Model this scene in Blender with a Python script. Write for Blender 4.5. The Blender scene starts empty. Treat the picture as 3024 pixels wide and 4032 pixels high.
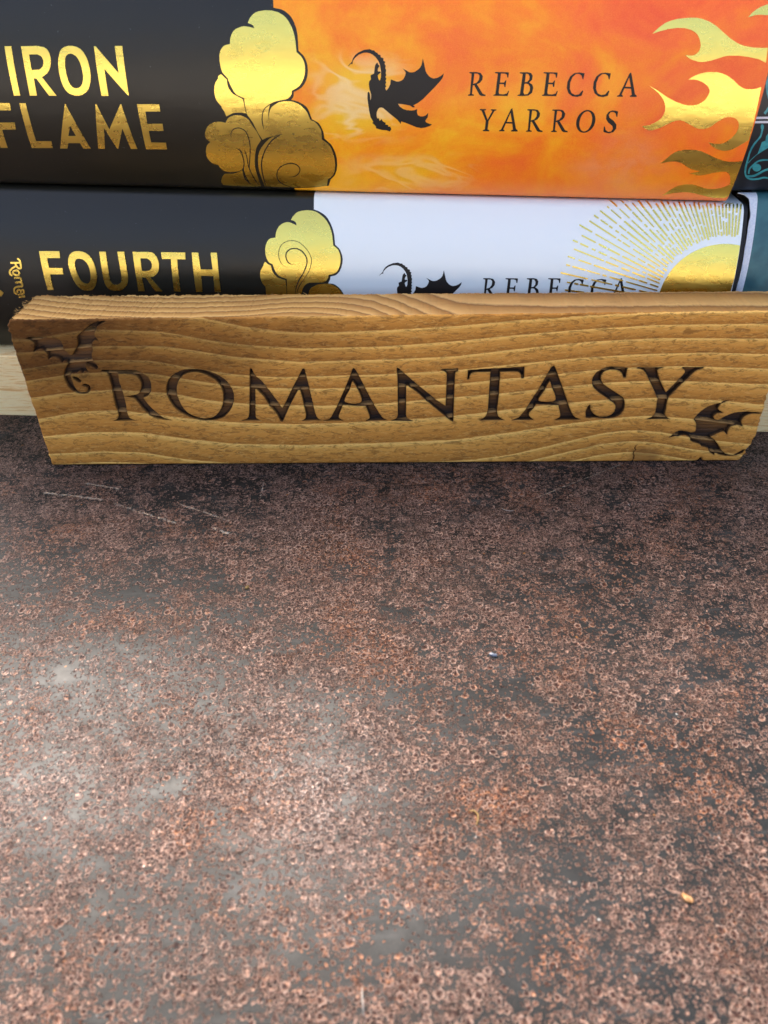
import bpy, bmesh, math, random
import numpy as np
from mathutils import Vector, Matrix
from mathutils.geometry import tessellate_polygon

# ------------------------------------------------------------------ camera, sky, sun, exposure
scene = bpy.context.scene
col = scene.collection
cam_data = bpy.data.cameras.new('camera')
cam = bpy.data.objects.new('camera', cam_data)
col.objects.link(cam)
cam.matrix_world = Matrix(((0.9996479, 0.0265351, 0.0, -0.0037335),
                           (-0.0156515, 0.5896344, -0.8075186, -0.18),
                           (-0.0214276, 0.8072343, 0.5898421, 0.1150289),
                           (0, 0, 0, 1)))
cam_data.sensor_fit = 'VERTICAL'
cam_data.sensor_height = 24.0
cam_data.sensor_width = 18.0
cam_data.lens = 24.0 * 3028 / 4032
cam_data.clip_start = 0.005
cam_data.clip_end = 100.0
cam_data.dof.use_dof = True
cam_data.dof.focus_distance = 0.192
cam_data.dof.aperture_fstop = 18.0
scene.camera = cam

SUN_EL, SUN_AZ = math.radians(52), math.radians(333)        # azimuth clockwise from +Y
world = bpy.data.worlds.new('World')
scene.world = world
world.use_nodes = True
wn = world.node_tree
sky = wn.nodes.new('ShaderNodeTexSky')
sky.sky_type = 'NISHITA'
sky.sun_disc = False
sky.sun_elevation = SUN_EL
sky.sun_rotation = SUN_AZ
sky.air_density = 0.75
sky.dust_density = 6.0
sky.ozone_density = 0.15
wn.links.new(sky.outputs[0], wn.nodes['Background'].inputs[0])
wn.nodes['Background'].inputs[1].default_value = 0.15
sun_data = bpy.data.lights.new('sun', 'SUN')
sun_data.energy = 1.1
sun_data.angle = math.radians(22)
sun_data.color = (1.0, 0.94, 0.85)
sun = bpy.data.objects.new('sun', sun_data)
col.objects.link(sun)
sun.location = (-0.4, 0.9, 1.5)
sdir = Vector((math.cos(SUN_EL) * math.sin(SUN_AZ), math.cos(SUN_EL) * math.cos(SUN_AZ), math.sin(SUN_EL)))
sun.rotation_euler = sdir.to_track_quat('Z', 'Y').to_euler()
scene.cycles.use_denoising = True
scene.view_settings.view_transform = 'Standard'
scene.view_settings.look = 'None'
scene.view_settings.gamma = 1.0
scene.view_settings.exposure = 2.08

rng = np.random.default_rng(11)
MM = 0.001

# ------------------------------------------------------------------ traced outlines, hundredths of a millimetre
SHAPES = {
    'if_cloud_black': [[[-2775,1464,-2786,1261,-2608,1233,-2525,1202,-2425,1131,-2372,1076,-2316,979,-2277,867,-2255,741,-2256,487,-2258,445,-2155,355,-2114,295,-2084,223,-2068,146,-2070,49,-2088,-54,-2122,-143,-2174,-223,-2238,-291,-2323,-342,-2439,-390,-2450,-468,-2467,-504,-2519,-560,-2364,-594,-2249,-648,-2181,-698,-2154,-729,-2129,-775,-2063,-982,-1940,-1043,-1913,-1067,-1868,-1138,-1821,-1261,-1812,-1370,-1812,-1425,-1678,-1550,-1648,-1592,-1604,-1692,-1572,-1807,-1557,-1922,-1565,-2101,-1594,-2248,-1648,-2378,-1703,-2450,-1783,-2530,-1855,-2729,-2344,-2807,-2912,-2849,-3397,-2856,-3304,-2383,-3197,-1785,-3102,-1197,-2890,327,-2837,784,-2798,1190]]],
    'if_cloud_gold': [[[-3231,863,-3251,911,-3280,932,-3373,964,-3320,1058,-3250,1125,-3188,1163,-3112,1188,-2960,1209,-2810,1204,-2670,1175,-2562,1122,-2502,1074,-2445,1006,-2375,886,-2334,765,-2312,628,-2302,414,-2207,336,-2170,282,-2142,216,-2129,145,-2132,61,-2150,-28,-2182,-112,-2230,-192,-2289,-260,-2369,-313,-2480,-365,-2497,-437,-2540,-492,-2584,-526,-2648,-550,-2860,-590,-2946,-614,-2990,-634,-3025,-660,-3051,-697,-3090,-795,-3113,-898,-3118,-999,-3106,-1098,-3076,-1180,-3024,-1250,-2968,-1302,-2914,-1320,-2840,-1328,-3213,-1425,-3344,-1484,-3424,-1329,-3514,-1079,-3613,-917,-3629,-873,-3640,-731,-3638,-538,-3786,-483,-3820,-460,-3869,-395,-3934,-251,-3969,-127,-4060,-33,-4078,-3,-4098,78,-4108,212,-4097,325,-4076,394,-4043,448,-3997,496,-3943,529,-3825,555,-3803,666,-3760,752,-3717,807,-3656,848,-3528,891,-3462,902,-3325,886,-3247,867]],
        [[-4110,-50,-3992,-158,-3994,-271,-3978,-330,-3929,-415,-3885,-458,-3671,-562,-3655,-798,-3644,-873,-3756,-858,-3905,-861,-3985,-881,-4138,-951,-4163,-848,-4215,-759,-4216,-730,-4302,-616,-4319,-582,-4334,-505,-4332,-386,-4303,-284,-4263,-207,-4201,-146,-4188,-94,-4168,-74,-4120,-54]],
        [[-4193,-1102,-4120,-1006,-4067,-967,-3968,-927,-3867,-914,-3768,-927,-3669,-970,-3614,-1011,-3581,-1063,-3544,-1150,-3456,-1293,-3384,-1496,-3496,-1631,-3544,-1715,-3599,-1863,-3649,-2064,-3667,-2219,-3663,-2434,-3635,-2802,-3742,-2793,-3785,-2783,-3820,-2765,-3879,-2707,-3925,-2627,-3941,-2583,-3963,-2438,-3978,-2240,-4042,-2304,-4110,-2339,-4229,-2364,-4370,-2376,-4444,-2365,-4504,-2338,-4552,-2300,-4582,-2246,-4608,-2170,-4708,-2154,-4755,-2122,-4801,-2068,-4834,-2005,-4846,-1933,-4836,-1820,-4803,-1718,-4770,-1660,-4725,-1615,-4660,-1568,-4736,-1507,-4756,-1463,-4761,-1410,-4750,-1356,-4696,-1252,-4645,-1189,-4581,-1141,-4473,-1090,-4401,-1076,-4276,-1079,-4207,-1098]],
        [[-2818,-617,-2686,-589,-2557,-590,-2469,-602,-2360,-642,-2295,-682,-2209,-767,-2165,-830,-2128,-931,-2115,-984,-2010,-1032,-1960,-1078,-1909,-1147,-1874,-1226,-1867,-1270,-1878,-1445,-1775,-1520,-1736,-1555,-1705,-1593,-1660,-1692,-1630,-1808,-1614,-1923,-1617,-2103,-1642,-2250,-1674,-2340,-1695,-2380,-1757,-2449,-1849,-2522,-1902,-2731,-2453,-2790,-2840,-2809,-3226,-2810,-3536,-2793,-3582,-2386,-3582,-2200,-3557,-2019,-3525,-1899,-3479,-1789,-3411,-1688,-3292,-1558,-3180,-1463,-3098,-1415,-2996,-1382,-2863,-1354,-2978,-1311,-3004,-1291,-3053,-1227,-3094,-1147,-3113,-1066,-3110,-980,-3084,-861,-3054,-790,-3008,-727,-2930,-673,-2845,-631]],
        [[-4506,-2435,-4314,-2424,-4210,-2398,-4022,-2317,-4003,-2492,-3971,-2583,-3917,-2676,-3858,-2752,-3796,-2787,-3711,-2816,-4156,-2821,-4633,-2786,-4655,-2702,-4647,-2649,-4589,-2531,-4517,-2447]]],
    'if_cloud_line': [[[-4114,-1447,-4098,-1359,-4063,-1297,-4028,-1261,-3983,-1237,-3920,-1221,-3860,-1221,-3802,-1242,-3750,-1281,-3731,-1305,-3703,-1380,-3686,-1523,-3698,-1682,-3731,-1852,-3796,-2084,-3832,-2303,-3826,-2303,-3742,-1973,-3695,-1794,-3668,-1624,-3663,-1518,-3681,-1371,-3710,-1292,-3758,-1241,-3820,-1209,-3884,-1197,-3954,-1206,-4016,-1229,-4062,-1265,-4109,-1333,-4119,-1384,-4120,-1447]],
        [[-4049,-1706,-3974,-1769,-3960,-1788,-3942,-1851,-3932,-2031,-3944,-2131,-4006,-2308,-4024,-2449,-4017,-2546,-4000,-2595,-3940,-2689,-3893,-2756,-3887,-2749,-3973,-2574,-3989,-2529,-3995,-2441,-3978,-2307,-3917,-2131,-3904,-2025,-3910,-1880,-3923,-1803,-3935,-1771,-3952,-1747,-4006,-1718,-4045,-1700]],
        [[-3849,-1759,-3832,-1921,-3845,-2175,-3825,-2337,-3783,-2514,-3730,-2669,-3686,-2784,-3680,-2779,-3791,-2379,-3817,-2219,-3821,-2116,-3808,-1915,-3826,-1805,-3843,-1756]],
        [[-2848,-2484,-2718,-2474,-2652,-2447,-2593,-2398,-2548,-2342,-2522,-2284,-2513,-2224,-2518,-2196,-2547,-2144,-2596,-2100,-2658,-2076,-2739,-2070,-2824,-2082,-2915,-2116,-3006,-2167,-3044,-2198,-3100,-2271,-3140,-2355,-3162,-2436,-3167,-2518,-3155,-2591,-3124,-2650,-3078,-2696,-3010,-2734,-2826,-2812,-2822,-2803,-3001,-2716,-3062,-2671,-3104,-2628,-3132,-2576,-3142,-2510,-3138,-2435,-3117,-2360,-3081,-2282,-3030,-2216,-2955,-2162,-2865,-2120,-2784,-2099,-2703,-2096,-2636,-2110,-2587,-2141,-2550,-2186,-2537,-2230,-2544,-2281,-2566,-2330,-2632,-2403,-2688,-2443,-2755,-2466,-2848,-2477]],
        [[-2854,-1333,-3004,-1402,-3119,-1479,-3213,-1574,-3337,-1739,-3431,-1911,-3477,-2032,-3508,-2154,-3529,-2343,-3526,-2538,-3504,-2810,-3495,-2807,-3497,-2336,-3476,-2153,-3447,-2036,-3375,-1862,-3275,-1698,-3192,-1592,-3101,-1501,-2936,-1390,-2851,-1339]],
        [[-3266,-1234,-3266,-1004,-3235,-875,-3200,-802,-3153,-748,-3060,-686,-2872,-620,-2873,-616,-2984,-637,-3068,-669,-3167,-735,-3219,-793,-3257,-872,-3289,-1005,-3291,-1108,-3272,-1236]]],
    'if_dragon': [[[-1145,145,-1063,222,-1046,235,-1012,313,-962,373,-891,421,-767,472,-630,491,-580,470,-527,467,-502,436,-453,418,-441,392,-387,375,-379,334,-321,316,-322,268,-280,250,-298,205,-269,169,-282,123,-262,87,-272,25,-260,-14,-282,-51,-259,-88,-281,-125,-263,-162,-289,-200,-265,-246,-295,-275,-267,-331,-217,-278,-173,-198,-160,-99,-36,-139,8,-143,76,-126,129,-91,168,-26,185,33,173,64,112,123,265,50,324,45,388,59,475,110,517,151,544,198,574,329,638,79,663,33,716,-23,770,-56,829,-69,905,-54,977,-21,1053,37,1036,-33,990,-101,858,-236,720,-366,585,-492,466,-577,355,-631,398,-666,344,-676,280,-636,101,-608,-3,-603,43,-666,110,-709,192,-735,316,-744,384,-734,447,-704,441,-778,454,-824,473,-848,522,-868,577,-869,646,-845,706,-790,694,-885,644,-948,636,-957,657,-998,734,-1030,795,-1041,745,-1080,626,-1118,538,-1130,432,-1114,303,-1066,160,-1014,70,-988,53,-1044,-27,-949,-221,-803,-351,-700,-398,-688,-444,-699,-479,-734,-507,-795,-514,-863,-503,-926,-478,-929,-463,-926,-444,-987,-398,-945,-368,-996,-303,-1026,-315,-1064,-239,-1077,-251,-1109,-196,-1108,-172,-1171,-211,-1225,-298,-1195,-396,-1193,-539,-1157,-542,-1114,-586,-1064,-626,-1036,-598,-1011,-659,-909,-685,-767,-716,-492,-704,-376,-684,-360,-667,-373,-654,-404,-645,-544,-628,-490,-623,-423,-662,-289,-669,-203,-660,-149,-616,-102,-624,-28,-588,-5,-542,10,-521,139,-508,186,-478,223,-459,230,-438,188,-408,167,-451,112,-456,65,-444,54,-400,58,-386,31,-452,-13,-459,-36,-441,-100,-421,-126,-409,-122,-385,-55,-381,58,-401,186,-434,259,-497,338,-567,387,-632,413,-706,422,-783,414,-884,378,-965,319,-1011,267,-1028,230,-1032,187,-1052,204,-1079,189,-1127,152,-1141,147]]],
    'if_flame': [[[7542,1169,7614,1257,7688,1316,7775,1364,7955,1428,7994,1210,7778,1219,7687,1212,7561,1175]],
        [[5573,848,5694,965,5819,1052,5939,1098,6079,1130,6298,1151,6465,1152,6583,1135,6746,1086,6900,1008,7045,911,7256,772,7418,692,7550,648,7764,616,7980,611,8070,615,8097,333,7935,398,7678,442,7490,459,7278,458,7187,444,6921,360,6767,330,6663,332,6513,368,6417,409,6342,457,6468,450,6527,457,6579,484,6621,530,6640,590,6637,657,6599,753,6541,837,6478,886,6380,930,6252,958,6090,963,5914,941,5720,895,5599,856]],
        [[6500,-14,6588,46,6703,100,6836,133,6986,145,7107,139,7221,116,7334,76,7478,-4,7624,-110,7733,-163,7809,-182,7938,-181,8040,-162,8118,-130,8158,-877,8165,-1255,7950,-1420,7850,-1478,7770,-1504,7684,-1514,7590,-1502,7496,-1473,7379,-1411,7276,-1327,7427,-1356,7527,-1355,7591,-1342,7681,-1296,7757,-1228,7820,-1136,7844,-1078,7856,-990,7845,-918,7813,-854,7762,-802,7696,-768,7616,-756,7542,-760,7475,-781,7362,-852,7228,-967,7171,-999,7076,-1026,6984,-1025,6892,-1001,6588,-862,6502,-844,6408,-855,6332,-885,6129,-998,6025,-1042,5917,-1074,5844,-1077,5764,-1046,5668,-988,5820,-961,5923,-921,6008,-867,6069,-804,6108,-731,6122,-648,6107,-559,6068,-467,6008,-387,5905,-291,5783,-208,5657,-139,5857,-228,6107,-367,6332,-461,6507,-513,6622,-529,6728,-526,6821,-505,6903,-460,6969,-397,7007,-316,7020,-251,7010,-207,6976,-159,6923,-112,6816,-53,6698,-16,6609,-6,6519,-13]],
        [[6305,-1860,6495,-1635,6555,-1584,6628,-1547,6750,-1512,6876,-1501,7040,-1511,7160,-1537,7376,-1622,7572,-1708,7759,-1763,7894,-1780,8059,-1774,8193,-1751,8213,-2085,8221,-2367,8093,-2398,8072,-2267,8015,-2141,7974,-2087,7927,-2056,7865,-2037,7793,-2036,7624,-2072,7400,-2139,7316,-2155,7273,-2156,7169,-2136,7037,-2097,7206,-2069,7283,-2041,7088,-2000,7002,-1970,6835,-1864,6758,-1830,6647,-1808,6542,-1807,6412,-1828,6324,-1854]],
        [[6578,-2767,6695,-2619,6807,-2510,6875,-2469,6999,-2424,7079,-2411,7201,-2416,7319,-2444,7554,-2519,7666,-2537,7771,-2534,7879,-2510,7984,-2468,8088,-2401,8199,-2302,8204,-2534,8200,-2715,8134,-2779,8093,-2799,7847,-2802,7707,-2775,7315,-2671,7148,-2650,7019,-2653,6849,-2678,6673,-2729,6594,-2760]]],
    'if_title': [[[-9173,451,-9006,453,-9116,-571,-9273,-574]],
        [[-8777,455,-8359,466,-8231,443,-8181,416,-8148,377,-8129,331,-8121,240,-8136,149,-8170,64,-8225,-18,-8298,-91,-8394,-144,-8444,-166,-8211,-560,-8394,-563,-8592,-197,-8652,-198,-8698,-565,-8874,-567,-8825,-171,-8785,305],[-8625,295,-8421,297,-8349,265,-8324,237,-8310,180,-8323,115,-8361,50,-8426,5,-8462,-14,-8651,-23,-8628,247]],
        [[-7848,380,-7804,418,-7720,458,-7630,476,-7537,476,-7440,457,-7362,417,-7305,356,-7258,252,-7238,173,-7230,23,-7245,-119,-7284,-246,-7342,-355,-7393,-421,-7454,-473,-7565,-529,-7663,-553,-7754,-550,-7850,-523,-7905,-489,-7945,-439,-7984,-343,-8001,-213,-7996,-65,-7972,111,-7942,210,-7872,346],[-7739,274,-7683,310,-7624,323,-7570,314,-7504,276,-7465,224,-7433,138,-7420,36,-7428,-112,-7453,-210,-7490,-284,-7542,-343,-7597,-376,-7658,-390,-7722,-386,-7756,-367,-7798,-313,-7821,-239,-7830,-86,-7813,74,-7784,189,-7753,257]],
        [[-7027,475,-6987,475,-6555,-62,-6531,486,-6353,488,-6422,-529,-6458,-510,-6880,28,-6924,-544,-7097,-546]],
        [[-9981,-747,-9438,-738,-9472,-905,-9827,-911,-9886,-1198,-9495,-1190,-9536,-1361,-9898,-1368,-9967,-1836,-10151,-1840]],
        [[-9201,-741,-9043,-739,-9138,-1645,-8742,-1636,-8775,-1813,-9332,-1825]],
        [[-8063,-736,-8048,-736,-7786,-1807,-7978,-1811,-8010,-1668,-8313,-1674,-8397,-1816,-8582,-1821],[-8106,-1237,-8046,-1490,-8244,-1494]],
        [[-7302,-731,-7279,-730,-7135,-1310,-6683,-720,-6662,-727,-6579,-1787,-6742,-1791,-6797,-1278,-7068,-1790,-7096,-1791,-7259,-1276,-7416,-1802,-7587,-1806]],
        [[-6274,-714,-5728,-705,-5742,-868,-6109,-875,-6140,-1157,-5756,-1149,-5777,-1317,-6148,-1324,-6170,-1612,-5796,-1612,-5817,-1782,-6352,-1790]]],
    'if_author': [[[1615,-408,1621,-388,1661,-374,1683,39,1626,52,1635,71,1790,73,1884,58,1938,-9,1929,-78,1879,-140,1812,-171,1954,-363,2021,-385,2016,-408,1925,-407,1880,-387,1750,-192,1722,-192,1708,-370,1756,-386,1754,-406],[1724,-164,1801,-141,1854,-79,1862,3,1823,41,1745,43]],
        [[2199,-399,2204,-379,2244,-365,2273,47,2204,60,2209,79,2506,78,2522,67,2511,-29,2489,-24,2475,34,2428,52,2341,51,2331,-128,2425,-126,2453,-85,2474,-82,2462,-215,2440,-215,2421,-160,2327,-158,2316,-324,2332,-363,2426,-368,2503,-349,2534,-292,2552,-295,2523,-400]],
        [[2748,-394,2753,-374,2802,-359,2830,49,2761,62,2765,81,2934,86,3019,68,3058,14,3049,-63,2993,-118,3065,-159,3093,-228,3074,-326,2992,-384,2899,-394],[2893,-114,2945,-108,2987,-58,2988,5,2953,51,2900,56],[2887,-148,2876,-315,2902,-363,2974,-356,3020,-285,3016,-207,2971,-152,2923,-142]],
        [[3305,-385,3309,-365,3348,-350,3361,59,3293,72,3297,91,3592,89,3608,79,3600,-17,3578,-12,3562,46,3515,64,3429,63,3426,-115,3518,-114,3544,-72,3566,-69,3559,-202,3537,-202,3516,-147,3423,-145,3418,-310,3435,-349,3529,-353,3605,-335,3633,-279,3652,-281,3626,-386]],
        [[4192,-36,4176,-36,4146,34,4087,69,4020,65,3948,4,3909,-105,3915,-230,3967,-321,4048,-354,4134,-341,4197,-262,4223,-267,4199,-366,4100,-396,3990,-383,3896,-322,3845,-217,3846,-93,3894,17,3978,81,4083,96,4207,81]],
        [[4772,-30,4757,-31,4725,40,4665,74,4599,70,4528,10,4492,-100,4500,-224,4554,-315,4636,-348,4720,-335,4782,-256,4807,-261,4786,-359,4689,-389,4578,-377,4483,-316,4431,-211,4429,-87,4474,23,4557,86,4662,101,4785,86]],
        [[4989,-376,4995,-356,5035,-339,5194,89,5215,108,5230,108,5386,-319,5430,-347,5432,-375,5278,-374,5278,-352,5318,-334,5278,-210,5130,-206,5090,-332,5124,-354,5124,-374],[5143,-173,5268,-174,5200,16]],
        [[1908,-683,2052,-683,2050,-704,2012,-716,2098,-913,2197,-719,2158,-705,2163,-684,2291,-685,2286,-706,2245,-721,2125,-943,2111,-1130,2154,-1151,2152,-1173,2000,-1173,2002,-1151,2046,-1131,2057,-938,1948,-720,1903,-706]],
        [[2376,-1169,2384,-1148,2426,-1129,2619,-678,2641,-658,2656,-658,2777,-1107,2819,-1136,2819,-1166,2665,-1166,2666,-1142,2708,-1124,2678,-991,2531,-988,2480,-1122,2513,-1145,2511,-1166],[2547,-953,2672,-953,2619,-754]],
        [[3013,-1166,3017,-1145,3056,-1129,3053,-702,2997,-688,3004,-669,3154,-666,3246,-682,3301,-751,3297,-822,3252,-886,3189,-918,3339,-1118,3405,-1140,3402,-1164,3313,-1163,3268,-1143,3131,-940,3104,-940,3101,-1125,3149,-1142,3148,-1163],[3104,-911,3177,-887,3225,-823,3228,-738,3188,-699,3112,-698]],
        [[3599,-1161,3602,-1140,3640,-1124,3627,-698,3572,-685,3579,-665,3728,-662,3820,-678,3876,-747,3874,-818,3831,-881,3768,-914,3922,-1113,3989,-1135,3986,-1159,3898,-1158,3852,-1138,3711,-935,3684,-936,3685,-1120,3733,-1137,3733,-1158],[3683,-907,3755,-882,3802,-819,3803,-734,3762,-695,3687,-694]],
        [[4589,-904,4582,-961,4565,-1015,4538,-1064,4503,-1105,4461,-1137,4414,-1157,4365,-1165,4317,-1159,4270,-1141,4230,-1111,4196,-1070,4171,-1022,4157,-969,4153,-912,4161,-857,4179,-804,4206,-756,4242,-717,4284,-687,4330,-668,4378,-662,4426,-667,4471,-684,4511,-712,4545,-750,4569,-797,4584,-849],[4513,-906,4508,-955,4497,-1003,4479,-1046,4456,-1082,4428,-1109,4398,-1127,4366,-1133,4334,-1128,4304,-1112,4278,-1085,4256,-1050,4240,-1007,4231,-960,4229,-911,4234,-862,4246,-815,4264,-774,4288,-739,4316,-713,4346,-697,4378,-691,4409,-696,4438,-711,4464,-736,4485,-770,4501,-811,4510,-857]],
        [[5069,-682,5073,-794,5051,-794,5024,-727,4965,-692,4904,-702,4873,-759,4899,-818,5004,-885,5082,-965,5092,-1057,5043,-1136,4943,-1163,4844,-1146,4812,-1125,4806,-1016,4828,-1016,4858,-1092,4922,-1132,4990,-1121,5020,-1058,4993,-997,4885,-923,4825,-849,4820,-760,4862,-691,4934,-661,5014,-668]]],
    'fw_author': [[[2196,-288,2202,-263,2243,-245,2258,254,2199,269,2208,292,2368,295,2465,278,2521,198,2513,115,2463,40,2394,2,2544,-232,2614,-258,2610,-286,2515,-285,2468,-261,2331,-23,2302,-24,2291,-240,2341,-260,2340,-285],[2303,10,2382,39,2436,113,2443,212,2402,257,2322,259]],
        [[2787,-276,2792,-251,2833,-232,2855,267,2784,282,2789,304,3095,305,3112,292,3101,177,3078,183,3064,252,3014,274,2925,272,2918,57,3014,59,3042,110,3064,114,3054,-48,3032,-49,3011,19,2914,20,2906,-182,2923,-230,3020,-235,3100,-213,3129,-142,3149,-146,3121,-275]],
        [[3335,-264,3340,-239,3390,-220,3411,276,3340,291,3344,314,3518,321,3606,300,3646,235,3639,143,3581,75,3656,26,3686,-58,3669,-179,3586,-251,3490,-264],[3479,79,3532,87,3575,148,3574,224,3538,279,3483,284],[3472,39,3465,-166,3493,-225,3566,-216,3613,-128,3607,-33,3559,34,3510,46]],
        [[3913,-251,3917,-226,3957,-208,3964,291,3893,306,3897,329,4200,329,4217,316,4210,202,4187,208,4171,276,4121,298,4033,296,4032,81,4127,83,4154,134,4176,138,4170,-24,4148,-24,4125,43,4030,44,4028,-158,4046,-206,4143,-211,4220,-188,4248,-118,4267,-121,4244,-251]],
        [[4800,168,4784,167,4752,252,4690,294,4622,289,4548,215,4509,81,4517,-72,4572,-185,4657,-225,4745,-209,4809,-110,4835,-116,4812,-239,4712,-277,4598,-262,4499,-186,4446,-56,4444,96,4492,230,4578,308,4687,326,4814,310]],
        [[5381,180,5365,180,5332,265,5270,307,5202,302,5130,228,5093,94,5104,-59,5160,-172,5246,-212,5332,-196,5394,-97,5421,-103,5400,-226,5301,-264,5187,-248,5088,-173,5032,-43,5028,109,5074,243,5159,320,5266,339,5394,322]],
        [[5539,-226,5545,-201,5586,-179,5746,348,5768,371,5783,371,5946,-153,5992,-187,5995,-223,5837,-223,5835,-194,5876,-172,5833,-18,5681,-14,5642,-171,5678,-198,5678,-223],[5694,27,5823,26,5752,259]]],
    'fw_title': [[[-9822,730,-9250,742,-9268,572,-9638,565,-9642,319,-9261,323,-9280,164,-9659,156,-9689,-260,-9858,-263]],
        [[-9067,449,-9046,534,-9012,610,-8964,673,-8897,718,-8818,744,-8714,752,-8612,742,-8525,714,-8449,660,-8387,582,-8346,474,-8326,348,-8325,195,-8340,101,-8386,-34,-8430,-109,-8518,-204,-8577,-242,-8637,-256,-8766,-258,-8836,-245,-8893,-217,-8937,-174,-8988,-90,-9028,22,-9054,146,-9071,346,-9070,416],[-8872,487,-8834,535,-8798,557,-8728,570,-8658,560,-8594,526,-8543,468,-8506,390,-8494,287,-8506,147,-8530,52,-8565,-9,-8610,-52,-8664,-70,-8721,-70,-8774,-52,-8822,1,-8855,74,-8889,263,-8892,377,-8880,464]],
        [[-8136,751,-7955,754,-7970,371,-7989,63,-7979,-11,-7950,-61,-7919,-83,-7850,-90,-7779,-74,-7714,-40,-7682,-2,-7645,79,-7632,216,-7627,525,-7633,761,-7441,765,-7442,396,-7461,108,-7490,-5,-7525,-68,-7601,-149,-7688,-206,-7783,-239,-7906,-249,-8009,-236,-8060,-214,-8102,-180,-8132,-135,-8158,-51,-8162,56,-8137,662]],
        [[-7212,766,-6776,771,-6690,763,-6655,754,-6609,722,-6564,653,-6532,555,-6526,482,-6547,362,-6579,288,-6629,228,-6718,160,-6771,142,-6840,132,-6578,-238,-6766,-242,-6958,119,-7073,127,-7071,-244,-7252,-248,-7224,149,-7211,619],[-7020,610,-6848,613,-6769,578,-6741,546,-6722,482,-6728,416,-6758,355,-6814,316,-6845,300,-7033,286,-7021,561]],
        [[-6425,775,-5762,779,-5773,611,-6004,606,-6056,-236,-6239,-239,-6175,610,-6419,605]],
        [[-5581,782,-5400,786,-5390,364,-5060,364,-5065,790,-4892,793,-4924,-225,-5086,-228,-5064,200,-5399,204,-5438,-231,-5617,-235]]],
    'fw_badge': [[[-10722,400,-10558,407,-10456,407,-10442,451,-10682,447,-10713,444]],
        [[-10505,512,-10467,496,-10453,440,-10463,333,-10473,308,-10498,310,-10535,342,-10549,378,-10549,419,-10602,407,-10599,349,-10575,302,-10533,269,-10491,260,-10444,277,-10421,306,-10402,399,-10405,484,-10422,526,-10459,548,-10476,554]],
        [[-10603,356,-10705,311,-10793,249,-10827,207,-10840,158,-10832,113,-10796,84,-10778,76,-10741,118,-10782,143,-10786,182,-10767,216,-10703,265,-10604,311,-10593,315]],
        [[-10604,262,-10695,236,-10732,200,-10743,172,-10734,133,-10708,103,-10668,86,-10614,86,-10553,108,-10526,140,-10513,186,-10523,226,-10551,253,-10592,263,-10617,218,-10581,208,-10566,174,-10579,140,-10632,130,-10668,143,-10688,170,-10687,189,-10668,202,-10604,218]],
        [[-10739,10,-10556,25,-10546,72,-10726,57]],
        [[-10577,37,-10568,-10,-10574,-42,-10738,-65,-10748,-112,-10596,-92,-10561,-82,-10535,-64,-10518,-26,-10516,31,-10524,60]],
        [[-10593,-76,-10580,-149,-10588,-168,-10705,-172,-10794,-201,-10846,-243,-10873,-291,-10885,-346,-10881,-383,-10858,-409,-10827,-428,-10785,-383,-10827,-352,-10825,-302,-10805,-261,-10765,-235,-10693,-217,-10583,-212,-10559,-198,-10534,-166,-10526,-119,-10540,-54]],
        [[-10796,-443,-10663,-423,-10598,-398,-10567,-367,-10543,-306,-10544,-280,-10553,-269,-10612,-255,-10620,-254,-10646,-302,-10597,-312,-10618,-361,-10713,-386,-10781,-393]],
        [[-10654,-404,-10631,-296,-10640,-267,-10669,-254,-10724,-257,-10760,-280,-10791,-322,-10794,-364,-10791,-378,-10736,-354,-10737,-320,-10717,-302,-10686,-308,-10708,-410]],
        [[-10792,-509,-10632,-493,-10600,-487,-10589,-437,-10743,-456,-10774,-458]]],
    'fw_chevron': [[[-11400,-386,-11264,-294,-11184,-374,-11288,-475,-11372,-472]]],
    'fw_cloud_black': [[[-2269,1905,-2125,1859,-2016,1802,-1948,1752,-1891,1689,-1818,1567,-1764,1438,-1728,1303,-1710,1090,-1708,1056,-1611,972,-1571,913,-1529,800,-1515,700,-1526,602,-1561,485,-1614,384,-1685,309,-1742,277,-1862,251,-1880,166,-1936,67,-1808,55,-1746,31,-1666,-29,-1600,-102,-1551,-182,-1524,-289,-1521,-307,-2685,-330,-2975,217,-3028,311,-2886,1105,-2817,1568,-2352,1854]]],
    'fw_cloud_gold': [[[-2864,1629,-2815,1713,-2729,1799,-2680,1829,-2571,1860,-2436,1877,-2299,1869,-2202,1844,-2115,1799,-1997,1711,-1918,1624,-1853,1517,-1806,1401,-1777,1279,-1758,1039,-1660,967,-1622,920,-1588,837,-1571,746,-1574,647,-1601,531,-1645,431,-1684,379,-1734,338,-1808,314,-1909,298,-1927,214,-1977,141,-2032,106,-2096,88,-2436,77,-2503,55,-2559,16,-2607,-34,-2644,-99,-2692,-223,-2708,-305,-3090,-312,-3053,166,-3201,206,-3264,244,-3312,294,-3349,352,-3391,475,-3408,539,-3487,570,-3520,605,-3559,690,-3579,791,-3579,902,-3557,1002,-3519,1085,-3464,1148,-3412,1175,-3287,1196,-3271,1306,-3237,1392,-3184,1470,-3112,1525,-3037,1560,-2963,1576,-2888,1569,-2773,1526,-2721,1499,-2726,1556,-2740,1581,-2792,1613,-2854,1627]],
        [[-3603,593,-3545,536,-3456,496,-3436,380,-3407,319,-3360,253,-3301,198,-3216,160,-3099,129,-3090,-82,-3110,-313,-3677,-324,-3658,-68,-3730,26,-3755,86,-3774,191,-3772,283,-3748,368,-3693,449,-3660,495,-3644,546,-3609,587]],
        [[-2517,-301,-2458,-131,-2436,-94,-2379,-42,-2277,10,-2171,40,-2018,58,-1899,55,-1808,26,-1726,-22,-1620,-116,-1576,-178,-1544,-281,-2369,-298]]],
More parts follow.
